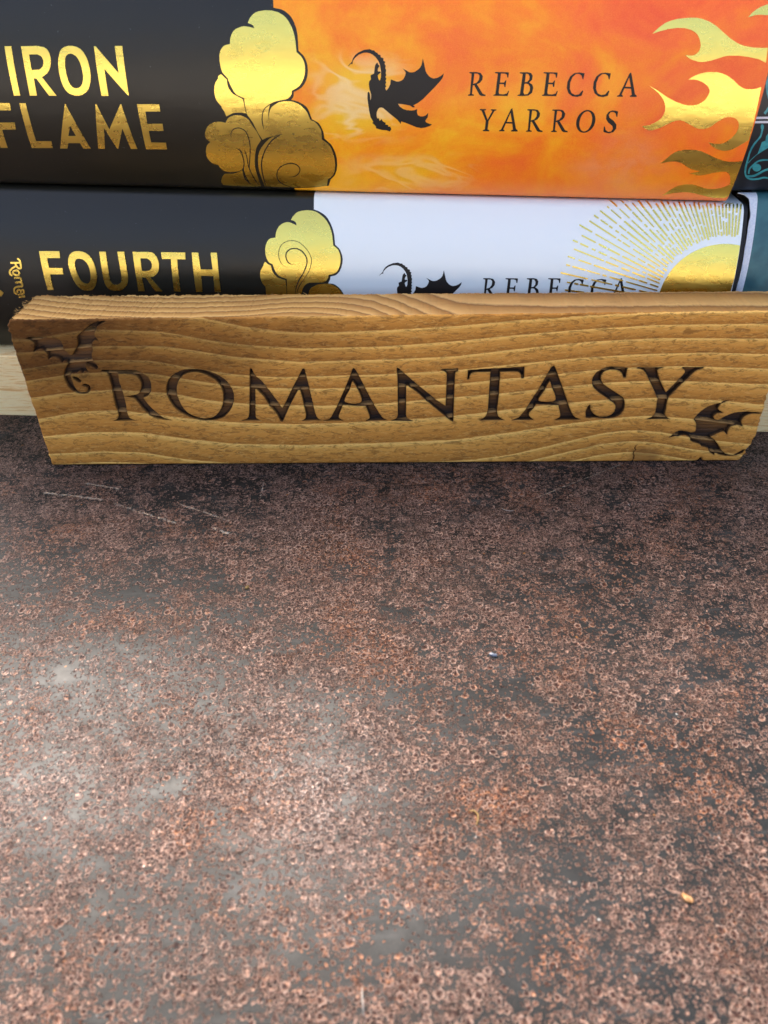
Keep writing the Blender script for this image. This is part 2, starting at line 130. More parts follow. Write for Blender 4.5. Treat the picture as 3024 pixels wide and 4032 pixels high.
    'fw_cloud_line': [[[-3003,456,-3109,505,-3151,547,-3194,632,-3218,723,-3218,818,-3185,931,-3147,997,-3095,1047,-2999,1099,-2899,1123,-2796,1122,-2695,1098,-2630,1065,-2530,984,-2446,890,-2386,788,-2359,695,-2358,631,-2393,492,-2432,398,-2510,282,-2739,-20,-2792,-134,-2827,-249,-2837,-307,-2833,-308,-2807,-204,-2744,-63,-2662,59,-2440,351,-2396,438,-2348,587,-2339,665,-2348,732,-2387,829,-2459,933,-2550,1025,-2655,1098,-2757,1132,-2864,1140,-2971,1125,-3072,1080,-3135,1034,-3183,973,-3216,896,-3239,786,-3229,687,-3196,596,-3160,541,-3113,500,-3005,452]],
        [[-2824,560,-2892,550,-2922,562,-2979,614,-3009,684,-3018,755,-3001,820,-2974,856,-2907,904,-2829,926,-2743,924,-2657,897,-2606,866,-2538,794,-2506,737,-2489,677,-2486,615,-2502,542,-2567,396,-2616,312,-2730,156,-2800,20,-2834,-74,-2877,-308,-2869,-308,-2830,-126,-2796,-34,-2703,142,-2563,338,-2490,486,-2459,580,-2454,650,-2465,717,-2491,780,-2558,867,-2611,908,-2704,946,-2799,957,-2892,942,-2974,896,-3016,854,-3040,806,-3050,730,-3031,646,-2993,579,-2955,551,-2914,536,-2872,539,-2822,552]]],
    'fw_dragon': [[[-560,300,-478,378,-462,391,-427,469,-377,529,-306,577,-182,628,-60,646,-38,644,6,625,60,623,84,590,132,576,146,546,200,528,207,486,266,468,265,419,306,401,289,354,317,318,304,271,324,234,315,170,326,130,304,92,327,54,305,15,323,-24,297,-63,321,-112,291,-142,319,-201,369,-145,414,-62,426,40,550,-2,595,-7,662,11,716,46,754,113,772,174,760,206,699,268,852,191,912,185,976,200,1063,251,1106,294,1132,341,1163,475,1226,218,1251,170,1304,112,1357,77,1417,63,1492,78,1565,112,1642,171,1625,98,1578,28,1445,-113,1306,-249,1171,-381,1051,-471,941,-528,983,-566,941,-578,916,-571,865,-532,687,-500,582,-493,629,-561,695,-609,777,-639,874,-650,951,-646,1032,-609,1026,-690,1039,-740,1058,-767,1107,-789,1162,-792,1230,-766,1291,-706,1278,-811,1229,-881,1220,-891,1242,-938,1318,-975,1379,-989,1329,-1032,1231,-1068,1144,-1085,1071,-1079,991,-1057,782,-960,655,-916,638,-979,559,-871,365,-706,235,-592,188,-579,143,-590,108,-628,79,-694,72,-767,84,-838,98,-843,123,-838,142,-906,188,-860,218,-918,283,-952,270,-995,347,-1011,335,-1047,389,-1046,414,-1119,374,-1180,288,-1144,190,-1140,47,-1096,45,-1047,0,-990,-39,-958,-12,-930,-72,-816,-98,-661,-129,-365,-118,-243,-98,-226,-81,-240,-68,-273,-58,-421,-41,-364,-36,-293,-76,-152,-83,-62,-73,-6,-29,42,-38,118,-2,142,44,157,65,288,78,337,108,374,127,381,148,338,179,317,135,261,130,212,142,201,187,205,201,177,134,132,127,108,145,43,165,16,177,20,201,89,205,205,185,336,152,410,89,491,19,542,-46,568,-121,577,-198,570,-299,534,-380,475,-426,422,-444,385,-446,341,-467,359,-494,344,-542,306,-556,301]]],
    'fw_sun': [[[6742,-266,6814,61,6834,174,6862,284,6897,388,6940,488,6989,584,7045,674,7108,759,7176,838,7249,912,7328,980,7412,1042,7500,1099,7592,1148,7688,1192,7786,1229,7888,1259,7991,1282,8097,1298,8204,1308,8312,1310,8420,1305,8529,1293,8637,1274,8630,827,8606,318,8586,-224]]],
    'fw_ray': [[[8537,1549,8540,1854,8544,2007,8551,2159,8588,2355,8722,2417,8687,2417,8552,2361,8514,2163,8506,2010,8500,1705,8499,1553,8518,1537]],
        [[8477,1502,8469,1762,8466,2023,8446,2038,8424,2025,8427,1764,8434,1504,8456,1490]],
        [[8467,2104,8473,2211,8500,2356,8488,2387,8460,2360,8432,2214,8425,2106,8446,2092]],
        [[8542,2417,8510,2417]],
        [[8407,1501,8396,1661,8387,1820,8380,1980,8376,2140,8398,2335,8384,2361,8360,2336,8338,2141,8343,1981,8350,1821,8358,1661,8369,1502,8389,1488]],
        [[8472,2417,8437,2417]],
        [[8338,1555,8313,1815,8293,2077,8270,2090,8249,2076,8268,1814,8293,1554,8317,1541]],
        [[8287,2153,8304,2344,8415,2417,8374,2417,8265,2342,8248,2152,8268,2138]],
        [[8278,1518,8256,1682,8236,1847,8214,1860,8195,1845,8215,1680,8237,1516,8259,1503]],
        [[8221,1961,8205,2126,8212,2320,8318,2417,8279,2417,8175,2316,8169,2124,8185,1959,8204,1946]],
        [[8207,1551,8180,1714,8156,1879,8138,1891,8124,1876,8148,1711,8175,1548,8193,1535]],
        [[8141,1987,8122,2142,8126,2332,8222,2417,8186,2417,8092,2326,8088,2140,8108,1984,8126,1971]],
        [[8156,1517,8138,1606,8113,1617,8094,1600,8112,1511,8137,1500]],
        [[8119,1672,8088,1836,8060,2000,8042,2012,8028,1996,8056,1832,8087,1668,8106,1657]],
        [[8054,2049,8039,2152,8034,2270,8017,2285,7997,2264,8002,2148,8018,2045,8038,2033]],
        [[8074,2417,8044,2417]],
        [[8076,1538,8004,1853,7971,2011,7942,2170,7946,2388,7932,2416,7906,2374,7905,2163,7934,2005,7968,1847,8040,1532,8061,1522]],
        [[8010,1495,7941,1749,7876,2005,7858,2015,7846,1998,7911,1743,7980,1489,7999,1478]],
        [[7866,2056,7846,2144,7826,2154,7812,2137,7832,2049,7852,2039]],
        [[7836,2209,7833,2325,7816,2343,7797,2314,7802,2201,7821,2190]],
        [[7869,2417,7841,2417]],
        [[7943,1496,7846,1812,7801,1970,7757,2129,7734,2314,7797,2417,7754,2417,7696,2300,7721,2120,7765,1961,7810,1803,7908,1488,7930,1479]],
        [[7875,1492,7769,1799,7670,2107,7636,2276,7615,2287,7597,2262,7633,2097,7682,1942,7784,1634,7838,1481,7861,1473]],
        [[7648,2417,7606,2417,7621,2416]],
        [[7843,1410,7721,1724,7695,1730,7679,1710,7801,1397,7827,1390]],
        [[7701,1770,7643,1928,7588,2086,7565,2093,7551,2074,7607,1916,7664,1758,7687,1751]],
        [[7561,2172,7538,2346,7584,2417,7537,2417,7496,2325,7522,2159,7545,2152]],
        [[7756,1435,7624,1744,7599,1750,7585,1729,7718,1420,7743,1415]],
        [[7600,1802,7536,1961,7474,2121,7430,2304,7466,2417,7414,2417,7386,2282,7434,2106,7496,1946,7560,1787,7586,1782]],
        [[7694,1394,7654,1478,7634,1485,7627,1466,7667,1383,7687,1376]],
        [[7626,1539,7490,1834,7360,2131,7314,2302,7295,2313,7281,2285,7331,2119,7460,1822,7597,1527,7618,1520]],
        [[7320,2417,7298,2417]],
        [[7626,1370,7469,1670,7448,1675,7439,1655,7596,1356,7617,1351]],
        [[7431,1744,7296,2019,7231,2157,7185,2326,7205,2417,7165,2417,7152,2304,7201,2143,7333,1868,7402,1730,7423,1725]],
        [[7582,1319,7536,1399,7510,1402,7498,1379,7544,1299,7571,1296]],
        [[7492,1462,7446,1542,7426,1548,7420,1529,7466,1449,7486,1443]],
        [[7422,1591,7319,1777,7297,1781,7288,1760,7391,1575,7414,1570]],
        [[7279,1859,7128,2145,7072,2316,7082,2417,7030,2417,7029,2287,7090,2126,7241,1839,7267,1837]],
        [[7479,1337,7306,1616,7139,1895,7057,2035,7035,2038,7027,2017,7191,1738,7362,1459,7449,1320,7472,1316]],
        [[7008,2126,6961,2222,6927,2351,6904,2356,6887,2318,6925,2200,6973,2107,6997,2105]],
        [[6930,2417,6904,2417]],
        [[7445,1261,7324,1439,7298,1439,7288,1416,7410,1238,7436,1238]],
        [[7276,1503,7158,1680,7135,1683,7129,1662,7247,1484,7269,1482]],
        [[7127,1724,7012,1902,6991,1906,6985,1885,7100,1707,7121,1704]],
        [[6985,1949,6896,2090,6815,2239,6792,2242,6782,2216,6865,2071,6954,1929,6977,1927]],
        [[6799,2298,6783,2417,6757,2417,6731,2398,6757,2266,6783,2266]],
        [[7354,1262,7153,1536,7128,1536,7119,1512,7321,1238,7346,1238]],
        [[7124,1578,7070,1653,7044,1652,7034,1628,7088,1553,7114,1554]],
        [[7010,1730,6888,1904,6865,1905,6858,1883,6980,1710,7003,1709]],
        [[6853,1961,6774,2076,6699,2193,6640,2348,6629,2417,6576,2417,6597,2306,6661,2167,6817,1936,6843,1937]],
        [[7335,1162,7082,1478,7000,1583,6975,1582,6968,1558,7219,1243,7304,1138,7329,1139]],
        [[6959,1631,6829,1799,6806,1799,6801,1777,6931,1610,6954,1609]],
        [[6785,1862,6627,2073,6551,2179,6486,2310,6461,2308,6448,2274,6516,2153,6752,1837,6777,1838]],
        [[6458,2417,6412,2417,6425,2376,6444,2371]],
        [[7251,1132,6897,1538,6874,1536,6869,1514,7224,1107,7247,1108]],
        [[6826,1618,6690,1780,6667,1780,6664,1758,6801,1596,6823,1596]],
        [[6622,1869,6410,2127,6384,2124,6376,2099,6588,1841,6614,1844]],
        [[6372,2171,6289,2321,6251,2417,6208,2417,6256,2286,6342,2147,6366,2148]],
        [[7212,1050,7061,1208,7039,1206,7037,1184,7188,1027,7210,1028]],
        [[6988,1289,6840,1445,6816,1442,6810,1418,6958,1261,6983,1265]],
        [[6806,1483,6466,1851,6245,2098,6140,2226,6061,2417,6033,2417,6015,2362,6105,2192,6212,2067,6434,1821,6775,1454,6800,1458]],
        [[7125,1031,6968,1183,6947,1182,6948,1162,7105,1010,7125,1010]],
        [[6929,1222,6862,1288,6840,1287,6840,1265,6907,1200,6928,1201]],
        [[6786,1368,6634,1519,6609,1514,6605,1489,6757,1339,6782,1344]],
        [[6594,1550,6529,1615,6508,1614,6508,1594,6573,1529,6594,1529]],
        [[6447,1696,6107,2043,5996,2159,5896,2296,5875,2296,5871,2267,5974,2137,6312,1790,6426,1675,6446,1676]],
        [[5848,2417,5792,2417,5810,2410,5833,2416]],
        [[7055,998,6799,1229,6776,1224,6774,1201,7031,970,7054,974]],
        [[6748,1278,6354,1639,6328,1632,6324,1606,6719,1246,6744,1252]],
        [[6286,1700,6218,1762,6194,1757,6190,1732,6258,1669,6282,1675]],
        [[6147,1827,5905,2057,5882,2052,5878,2027,6121,1798,6144,1803]],
        [[5856,2102,5782,2176,5712,2259,5688,2254,5683,2225,5755,2147,5830,2075,5853,2079]],
        [[5677,2308,5605,2417,5571,2417,5651,2274,5672,2277]],
        [[7028,910,6608,1256,6583,1248,6580,1222,7002,875,7027,884]],
        [[6516,1326,6016,1745,5893,1850,5871,1845,5871,1823,6243,1509,6495,1299,6517,1303]],
        [[5824,1907,5572,2124,5552,2122,5552,2101,5804,1883,5824,1886]],
        [[5503,2193,5401,2321,5326,2417,5287,2417,5372,2278,5477,2162,5500,2168]],
        [[7008,824,6833,958,6812,953,6814,931,6990,798,7011,802]],
        [[6789,994,6616,1126,6594,1119,6594,1095,6768,963,6790,970]],
        [[6572,1156,6401,1287,6380,1282,6381,1260,6553,1130,6574,1134]],
        [[6355,1328,5840,1727,5712,1827,5688,1818,5686,1792,6199,1393,6330,1293,6354,1302]],
        [[5619,1892,5359,2099,5339,2096,5340,2075,5601,1868,5621,1871]],
        [[5304,2147,5264,2182,5242,2176,5241,2152,5282,2119,5304,2124]],
        [[6912,793,6731,919,6708,909,6709,883,6890,757,6913,767]],
        [[6633,980,6556,1034,6535,1029,6539,1007,6616,953,6637,958]],
        [[6478,1095,5805,1566,5782,1556,5781,1529,6455,1058,6478,1069]],
        [[5761,1592,5589,1714,5567,1707,5568,1684,5741,1562,5763,1569]],
        [[5518,1765,5091,2072,5069,2065,5069,2041,5496,1734,5518,1742]],
        [[6888,706,5880,1348,5860,1342,5863,1321,6872,678,6892,684]],
        [[5831,1381,5652,1496,5631,1489,5634,1467,5813,1352,5834,1359]],
        [[5585,1542,5508,1592,5485,1583,5487,1558,5564,1508,5586,1518]],
        [[5418,1652,5342,1701,5318,1690,5319,1664,5396,1615,5419,1626]],
        [[5293,1729,5117,1843,5095,1836,5097,1812,5274,1698,5295,1706]],
        [[5052,1888,4946,1957,4924,1948,4924,1923,5030,1854,5053,1863]],
        [[6891,616,6808,664,6786,652,6790,625,6873,576,6895,588]],
        [[6708,718,5986,1138,5965,1130,5970,1107,6692,686,6713,695]],
        [[5894,1192,5709,1300,5688,1291,5692,1268,5877,1160,5898,1169]],
        [[5660,1330,5580,1376,5559,1366,5562,1342,5641,1295,5663,1306]],
        [[5525,1408,4834,1813,4813,1803,4815,1780,5507,1374,5528,1384]],
        [[6842,534,6645,637,6625,627,6632,603,6828,499,6848,510]],
        [[6591,668,6396,770,6375,758,6380,732,6575,630,6596,642]],
        [[6325,803,6132,903,6112,895,6118,873,6312,772,6331,781]],
        [[6052,944,5008,1487,4988,1479,4994,1458,6039,915,6059,923]],
        [[4913,1540,4593,1707,4572,1696,4576,1672,4896,1505,4917,1516]],
        [[6828,445,5891,884,5737,956,5716,943,5722,918,6657,480,6815,405,6834,418]],
        [[5661,992,5352,1135,5331,1121,5336,1095,5645,952,5666,966]],
        [[5307,1157,5113,1246,5092,1232,5096,1206,5290,1116,5312,1130]],
        [[5025,1284,4666,1450,4646,1439,4651,1415,5010,1249,5030,1261]],
        [[6756,379,6433,514,6414,498,6421,471,6744,335,6764,351]],
        [[6380,529,6292,566,6274,556,6283,535,6371,499,6389,508]],
        [[6199,605,5429,923,5411,913,5419,892,6189,574,6208,584]],
        [[5328,968,5129,1049,5109,1036,5116,1013,5315,932,5335,944]],
        [[5032,1088,4946,1123,4927,1111,4934,1088,5020,1053,5039,1065]],
        [[4844,1167,4646,1248,4626,1234,4632,1208,4830,1128,4850,1142]],
        [[4570,1276,4449,1325,4429,1314,4436,1292,4557,1242,4576,1254]],
        [[6759,280,6431,403,6413,390,6423,366,6751,243,6769,256]],
        [[6367,429,6041,549,6022,534,6031,509,6357,388,6376,403]],
        [[5954,581,5749,656,5730,641,5738,616,5943,541,5962,556]],
        [[5653,689,5331,806,5312,793,5320,770,5643,653,5662,666]],
        [[5271,827,4498,1105,4479,1093,4487,1072,5262,793,5280,805]],
        [[6743,178,6532,246,6515,230,6526,206,6737,138,6754,154]],
        [[6441,276,6231,343,6213,326,6224,301,6434,234,6451,251]],
        [[6180,357,5200,662,5038,712,5020,698,5030,676,6009,371,6174,319,6191,334]],
        [[4959,735,4633,835,4615,822,4625,801,4951,701,4968,714]],
        [[4528,865,4356,917,4338,906,4348,887,4521,834,4538,845]],
        [[6726,78,5912,296,5896,282,5908,262,6722,43,6738,57]],
        [[5812,325,5478,412,5461,397,5472,374,5806,286,5823,302]],
        [[5381,438,5290,461,5273,446,5284,423,5376,399,5393,415]],
        [[5209,478,4877,564,4860,553,4872,534,5204,448,5220,460]],
        [[4828,580,4496,665,4479,650,4490,628,4821,543,4838,558]],
        [[4424,683,4334,706,4317,692,4327,670,4418,647,4435,662]],
        [[6497,20,6282,66,6267,49,6281,25,6495,-21,6510,-3]],
        [[6174,92,5836,164,5820,144,5833,118,6172,46,6188,66]],
        [[5737,186,5645,206,5629,184,5641,157,5734,138,5750,159]],
        [[5555,218,5023,329,5007,314,5020,293,5552,182,5568,197]],
        [[4909,353,4211,496,4194,481,4206,460,4906,316,4922,332]],
        [[6495,-86,6279,-50,6265,-72,6280,-98,6495,-134,6509,-113]],
        [[6190,-36,5008,157,4992,136,5006,111,6190,-83,6204,-62]],
        [[4950,167,4736,201,4721,180,4734,155,4948,120,4964,141]],
        [[4684,210,4591,225,4575,203,4588,177,4681,162,4697,184]],
        [[4483,237,4395,251,4380,235,4393,213,4481,199,4496,216]],
        [[6661,-226,6121,-163,6107,-180,6123,-200,6664,-264,6677,-246]],
        [[6010,-146,5668,-107,5654,-127,5670,-152,6012,-191,6026,-170]],
        [[5570,-94,5354,-69,5340,-92,5355,-117,5571,-142,5585,-120]],
        [[5274,-66,4932,-27,4918,-44,4932,-63,5275,-102,5289,-86]],
        [[4863,-14,4521,24,4506,3,4521,-22,4863,-60,4878,-39]],
        [[4438,33,4369,41,4354,20,4368,-5,4437,-13,4452,9]],
        [[6551,-324,6458,-318,6446,-339,6463,-362,6556,-368,6568,-347]],
        [[6360,-315,6018,-292,6006,-310,6022,-330,6365,-352,6377,-334]],
        [[5931,-287,5837,-281,5824,-298,5840,-317,5934,-324,5947,-306]],
        [[5762,-272,5668,-266,5655,-287,5672,-310,5766,-316,5778,-295]],
        [[5549,-254,5332,-240,5320,-266,5336,-293,5553,-307,5565,-282]],
        [[5256,-240,4488,-191,4475,-212,4491,-235,5260,-284,5273,-263]]],
    'bk_scroll': [[[8525,-1050,8536,-1182,8532,-1214,8507,-1272,8456,-1363,8422,-1481,8412,-1602,8423,-1767,8444,-1983,8483,-2135,8528,-2228,8570,-2283,8622,-2326,8711,-2363,8773,-2372,8906,-2356,8999,-2319,9047,-2316,9225,-2351,9463,-2385,9447,-2333,9127,-2286,9031,-2265,8972,-2268,8880,-2304,8754,-2319,8677,-2305,8610,-2269,8562,-2212,8524,-2134,8487,-1992,8455,-1647,8460,-1531,8487,-1416,8527,-1331,8562,-1268,8574,-1234,8576,-1155,8566,-1059]],
        [[8471,-1875,8556,-1729,8627,-1637,8631,-1416,8628,-1355,8701,-1322,8679,-1225,8707,-1150,8836,-1098,8943,-1412,8734,-1564,8617,-1672,8533,-1803,8499,-1894,8475,-1878]],
        [[8623,-2183,8596,-2082,8598,-2041,8634,-1966,8694,-1874,8730,-1847,8798,-1828,8915,-1822,9164,-1849,9263,-1863,9252,-1822,8935,-1782,8804,-1784,8727,-1799,8682,-1822,8643,-1863,8566,-1994,8555,-2042,8571,-2135,8584,-2179]],
        [[8837,-2008,8844,-2041,8840,-2071,8826,-2094,8802,-2110,8772,-2115,8738,-2109,8703,-2094,8672,-2070,8647,-2040,8630,-2007,8624,-1974,8628,-1945,8643,-1922,8667,-1907,8697,-1902,8730,-1908,8764,-1922,8795,-1946,8820,-1975]],
        [[8562,-1004,8567,-1042,8556,-1066,8532,-1066,8506,-1042,8482,-984,8486,-952,8504,-940,8530,-953,8554,-985]],
        [[8602,-2285,8717,-2284,8774,-2268,8861,-2209,8942,-2131,9017,-2089,9161,-2056,9229,-2045,9200,-1987,9006,-2024,8920,-2064,8865,-2109,8799,-2170,8738,-2210,8690,-2222,8580,-2223]],
        [[8512,-729,8561,-635,8586,-556,8530,-529,8491,-639,8458,-692]],
        [[8335,108,8333,-76,8355,-164,8415,-300,8469,-403,8511,-394,8410,-189,8379,-83,8381,97]]],
    'bk_line': [[[8283,-776,8988,-775,9005,-825,8288,-827]],
        [[8290,-869,9018,-865,9035,-916,8296,-920]]],
    'sg_R': [[[-7567,2884,-7561,2909,-6794,2898,-6678,2878,-6565,2833,-6467,2762,-6413,2699,-6394,2665,-6374,2590,-6373,2469,-6390,2361,-6427,2267,-6483,2191,-6535,2151,-6658,2096,-6558,1893,-6497,1796,-6362,1633,-6272,1539,-6205,1488,-6120,1452,-6008,1421,-6238,1436,-6382,1464,-6485,1512,-6580,1583,-6660,1680,-6731,1794,-6868,2056,-6909,2099,-6985,2123,-7095,2139,-6894,2170,-6801,2195,-6746,2223,-6702,2267,-6652,2347,-6619,2436,-6609,2526,-6626,2616,-6655,2693,-6683,2736,-6721,2769,-6797,2799,-6963,2809,-7170,2808,-7190,2576,-7158,2247,-7156,1979,-7178,1647,-7161,1528,-7135,1483,-7072,1451,-6974,1422,-7605,1414,-7511,1448,-7476,1473,-7444,1521,-7423,1596,-7413,1694,-7435,1849,-7434,2104,-7408,2405,-7416,2810,-7441,2847,-7548,2879]]],
    'sg_O': [[[-5985,2341,-5958,2446,-5912,2547,-5846,2643,-5763,2725,-5665,2792,-5538,2854,-5402,2896,-5266,2911,-5075,2909,-4931,2888,-4790,2847,-4659,2791,-4540,2719,-4440,2636,-4357,2535,-4292,2413,-4254,2296,-4240,2173,-4256,2037,-4293,1904,-4352,1782,-4432,1666,-4527,1564,-4616,1494,-4681,1461,-4820,1424,-4970,1407,-5125,1408,-5265,1429,-5397,1468,-5527,1527,-5726,1646,-5794,1705,-5883,1824,-5946,1956,-5982,2096,-5994,2221,-5990,2302],[-5725,2338,-5698,2444,-5655,2542,-5577,2657,-5494,2737,-5416,2782,-5326,2812,-5219,2831,-5106,2831,-4988,2808,-4874,2762,-4766,2697,-4672,2619,-4597,2532,-4544,2436,-4513,2324,-4504,2201,-4517,2065,-4560,1891,-4612,1771,-4693,1657,-4782,1566,-4874,1503,-4946,1478,-5077,1464,-5202,1474,-5321,1506,-5440,1562,-5511,1612,-5571,1673,-5643,1781,-5689,1904,-5723,2056,-5735,2198,-5730,2303]]],
    'sg_M': [[[-3712,2908,-3673,2903,-3638,2767,-3623,2733,-3566,2666,-3465,2561,-3328,2346,-3096,1934,-3001,1743,-2907,1883,-2643,2384,-2427,2763,-2365,2876,-2330,2891,-2324,2893,-2248,2405,-2146,1612,-2114,1503,-2084,1445,-2067,1424,-2025,1403,-1966,1392,-2496,1376,-2415,1422,-2398,1440,-2382,1488,-2376,1570,-2431,2040,-2473,2305,-2525,2288,-2556,2256,-2795,1836,-3028,1354,-3074,1355,-3141,1552,-3192,1650,-3322,1836,-3421,2063,-3483,2165,-3622,2329,-3655,2317,-3742,1558,-3743,1489,-3721,1450,-3676,1417,-3624,1394,-4132,1398,-4004,1429,-3958,1455,-3915,1510,-3886,1632,-3721,2842]]],
    'sg_A1': [[[-1045,2886,-967,2753,-652,2015,-467,1629,-380,1477,-336,1428,-244,1376,-794,1361,-705,1408,-689,1425,-678,1464,-686,1528,-778,1811,-1390,1843,-1522,1510,-1519,1460,-1504,1432,-1441,1390,-1404,1371,-1921,1376,-1827,1391,-1789,1403,-1757,1421,-1702,1487,-1538,1792,-1273,2367,-1100,2794,-1068,2879,-1049,2885],[-1077,2512,-1033,2440,-972,2313,-914,2165,-876,2027,-876,1934,-935,1889,-1041,1870,-1164,1872,-1273,1892,-1336,1923,-1345,1976,-1319,2051,-1188,2292,-1128,2482,-1105,2519]]],
    'sg_N': [[[59,2881,92,2874,443,2527,1073,1954,1260,1815,1332,1766,1337,2660,1328,2729,1294,2777,1184,2831,1598,2850,1600,2786,1555,2761,1540,2735,1528,2654,1527,1623,1533,1314,1468,1353,846,1922,575,2200,308,2412,284,2385,275,2124,271,1520,282,1452,305,1416,363,1384,453,1352,-107,1360,-13,1393,24,1419,61,1474,71,1554,79,2460,62,2844,60,2866]]],
    'sg_T': [[[1872,2807,3289,2879,3294,2576,3243,2576,3242,2643,3213,2698,3179,2733,3137,2753,3028,2763,2680,2757,2689,2129,2670,1638,2684,1534,2706,1472,2723,1445,2785,1398,2877,1348,2253,1349,2360,1424,2401,1476,2436,1569,2450,1697,2451,2760,2070,2757,1993,2741,1940,2712,1911,2650,1900,2559,1865,2559,1871,2769]]],
    'sg_A2': [[[4009,2886,4040,2883,4077,2819,4335,2240,4520,1789,4637,1536,4693,1458,4759,1401,4845,1363,4889,1348,4235,1346,4333,1401,4360,1432,4366,1488,4332,1620,4276,1788,3682,1819,3606,1668,3526,1567,3514,1505,3524,1464,3570,1414,3647,1352,3115,1349,3239,1394,3268,1415,3327,1485,3436,1670,3575,1964,3728,2267,3973,2855,4003,2882],[3970,2472,3990,2468,4008,2440,4053,2312,4170,2062,4193,1978,4184,1920,4123,1888,4022,1873,3906,1872,3803,1884,3740,1907,3726,1945,3742,2000,3845,2192,3922,2392,3948,2444]]],
    'sg_S': [[[5883,2818,5893,2560,5839,2561,5802,2657,5769,2701,5701,2753,5616,2787,5520,2803,5428,2789,5351,2756,5292,2706,5268,2665,5253,2590,5256,2528,5287,2450,5328,2390,5406,2324,5883,2000,5931,1946,5971,1853,5992,1761,5993,1671,5967,1575,5924,1496,5864,1442,5771,1404,5647,1380,5525,1382,5238,1410,5128,1392,5047,1411,5016,1543,5016,1611,5049,1730,5087,1780,5107,1660,5134,1600,5200,1522,5280,1461,5371,1421,5480,1412,5584,1427,5674,1466,5718,1500,5762,1570,5779,1657,5776,1721,5759,1772,5707,1833,5587,1925,5267,2153,5138,2271,5098,2329,5067,2418,5059,2508,5074,2593,5120,2683,5163,2735,5242,2791,5373,2841,5489,2862,5621,2858,5859,2822]]],
    'sg_Y': [[[6141,2820,6138,2834,6772,2834,6682,2795,6654,2768,6649,2743,6691,2621,6755,2483,6987,2106,7329,2605,7370,2688,7361,2731,7331,2774,7266,2824,7780,2823,7786,2797,7666,2761,7611,2722,7352,2383,7093,2011,7073,1954,7068,1874,7078,1643,7074,1482,7096,1441,7162,1385,7224,1342,6652,1343,6760,1404,6810,1452,6834,1510,6835,1627,6816,1964,6434,2614,6360,2719,6299,2770,6218,2803,6160,2815]]],
    'sg_DL': [[[-9289,3792,-9185,3824,-9033,3838,-8893,3830,-8574,3791,-8492,3767,-8449,3742,-8420,3702,-8398,3592,-8408,3526,-8369,3445,-8299,3353,-8271,3334,-8213,3323,-8110,3465,-8019,3572,-7989,3651,-7973,3728,-7968,3804,-7947,3846,-7844,3933,-7577,4113,-7462,4175,-7343,4214,-7208,4232,-7156,4235,-7356,4131,-7415,4086,-7482,3971,-7524,3912,-7534,3876,-7513,3812,-7457,3722,-7521,3740,-7556,3733,-7609,3697,-7646,3652,-7667,3601,-7668,3468,-7725,3368,-7737,3225,-7716,3148,-7673,3097,-7652,3012,-7653,2983,-7679,2943,-7885,3062,-7945,3091,-7978,3031,-7980,3015,-7950,2919,-7930,2868,-8003,2886,-8035,2880,-8082,2835,-8132,2890,-8146,2896,-8180,2881,-8224,2845,-8361,2838,-8388,2829,-8404,2815,-8419,2771,-8427,2671,-8403,2452,-8379,2372,-8346,2327,-8298,2295,-8240,2280,-8133,2290,-8090,2307,-8053,2354,-8046,2382,-8062,2422,-8091,2442,-8190,2477,-8117,2517,-8098,2520,-8054,2507,-8012,2481,-7990,2450,-7988,2388,-8013,2330,-8061,2280,-8134,2243,-8188,2231,-8273,2239,-8383,2275,-8458,2319,-8523,2388,-8555,2445,-8582,2550,-8591,2684,-8578,2779,-8538,2883,-8500,2952,-8392,3079,-8379,3104,-8381,3128,-8412,3169,-8451,3190,-8469,3188,-8536,3140,-8559,3209,-8595,3254,-8648,3286,-8724,3294,-8774,3287,-8834,3251,-8862,3229,-8847,3364,-8866,3418,-8926,3496,-8962,3516,-9013,3515,-9116,3483,-9191,3435,-9101,3609,-9089,3649,-9091,3667,-9120,3710,-9187,3767,-9254,3787,-9274,3790]],
        [[-8368,2725,-8329,2727,-8270,2709,-8228,2681,-8187,2617,-8185,2590,-8220,2566,-8247,2570,-8300,2604,-8347,2664,-8369,2711]]],
    'sg_DR': [[[7877,1333,7952,1483,8027,1576,8117,1657,8216,1721,8296,1755,8497,1814,8632,1874,8522,1856,8498,1843,8469,1801,8425,1658,8425,1636,8434,1615,8486,1571,8575,1519,8453,1503,8426,1493,8392,1460,8369,1417,8366,1380,8394,1327,8428,1305,8522,1286,8643,1381,8776,1460,8880,1500,8989,1523,9177,1534,9403,1523,9534,1499,9580,1487,9380,1491,9332,1484,9256,1456,9190,1413,9148,1368,9123,1312,9116,1253,9139,1190,9187,1113,9103,1150,9033,1158,8963,1143,8903,1108,8872,1074,8848,998,8843,911,8850,863,8769,940,8745,949,8683,937,8554,874,8420,782,8568,666,8678,540,8788,376,8845,319,8953,245,9025,217,9097,206,9166,212,9228,240,9348,315,9470,371,9544,370,9471,286,9416,254,9264,212,9092,185,8964,191,8822,222,8665,290,8655,290,8651,264,8659,216,8553,283,8528,305,8496,359,8469,416,8449,437,8377,465,8264,496,8226,541,8199,569,8019,624,7933,672,7900,766,7884,786,7828,824,7757,852,7723,859,7656,848,7561,818,7464,818,7350,777,7424,879,7496,943,7549,973,7606,984,7762,949,7875,917,7930,916,7975,933,7992,948,8003,970,8006,1046,7982,1180,7948,1244,7879,1331]]],
}
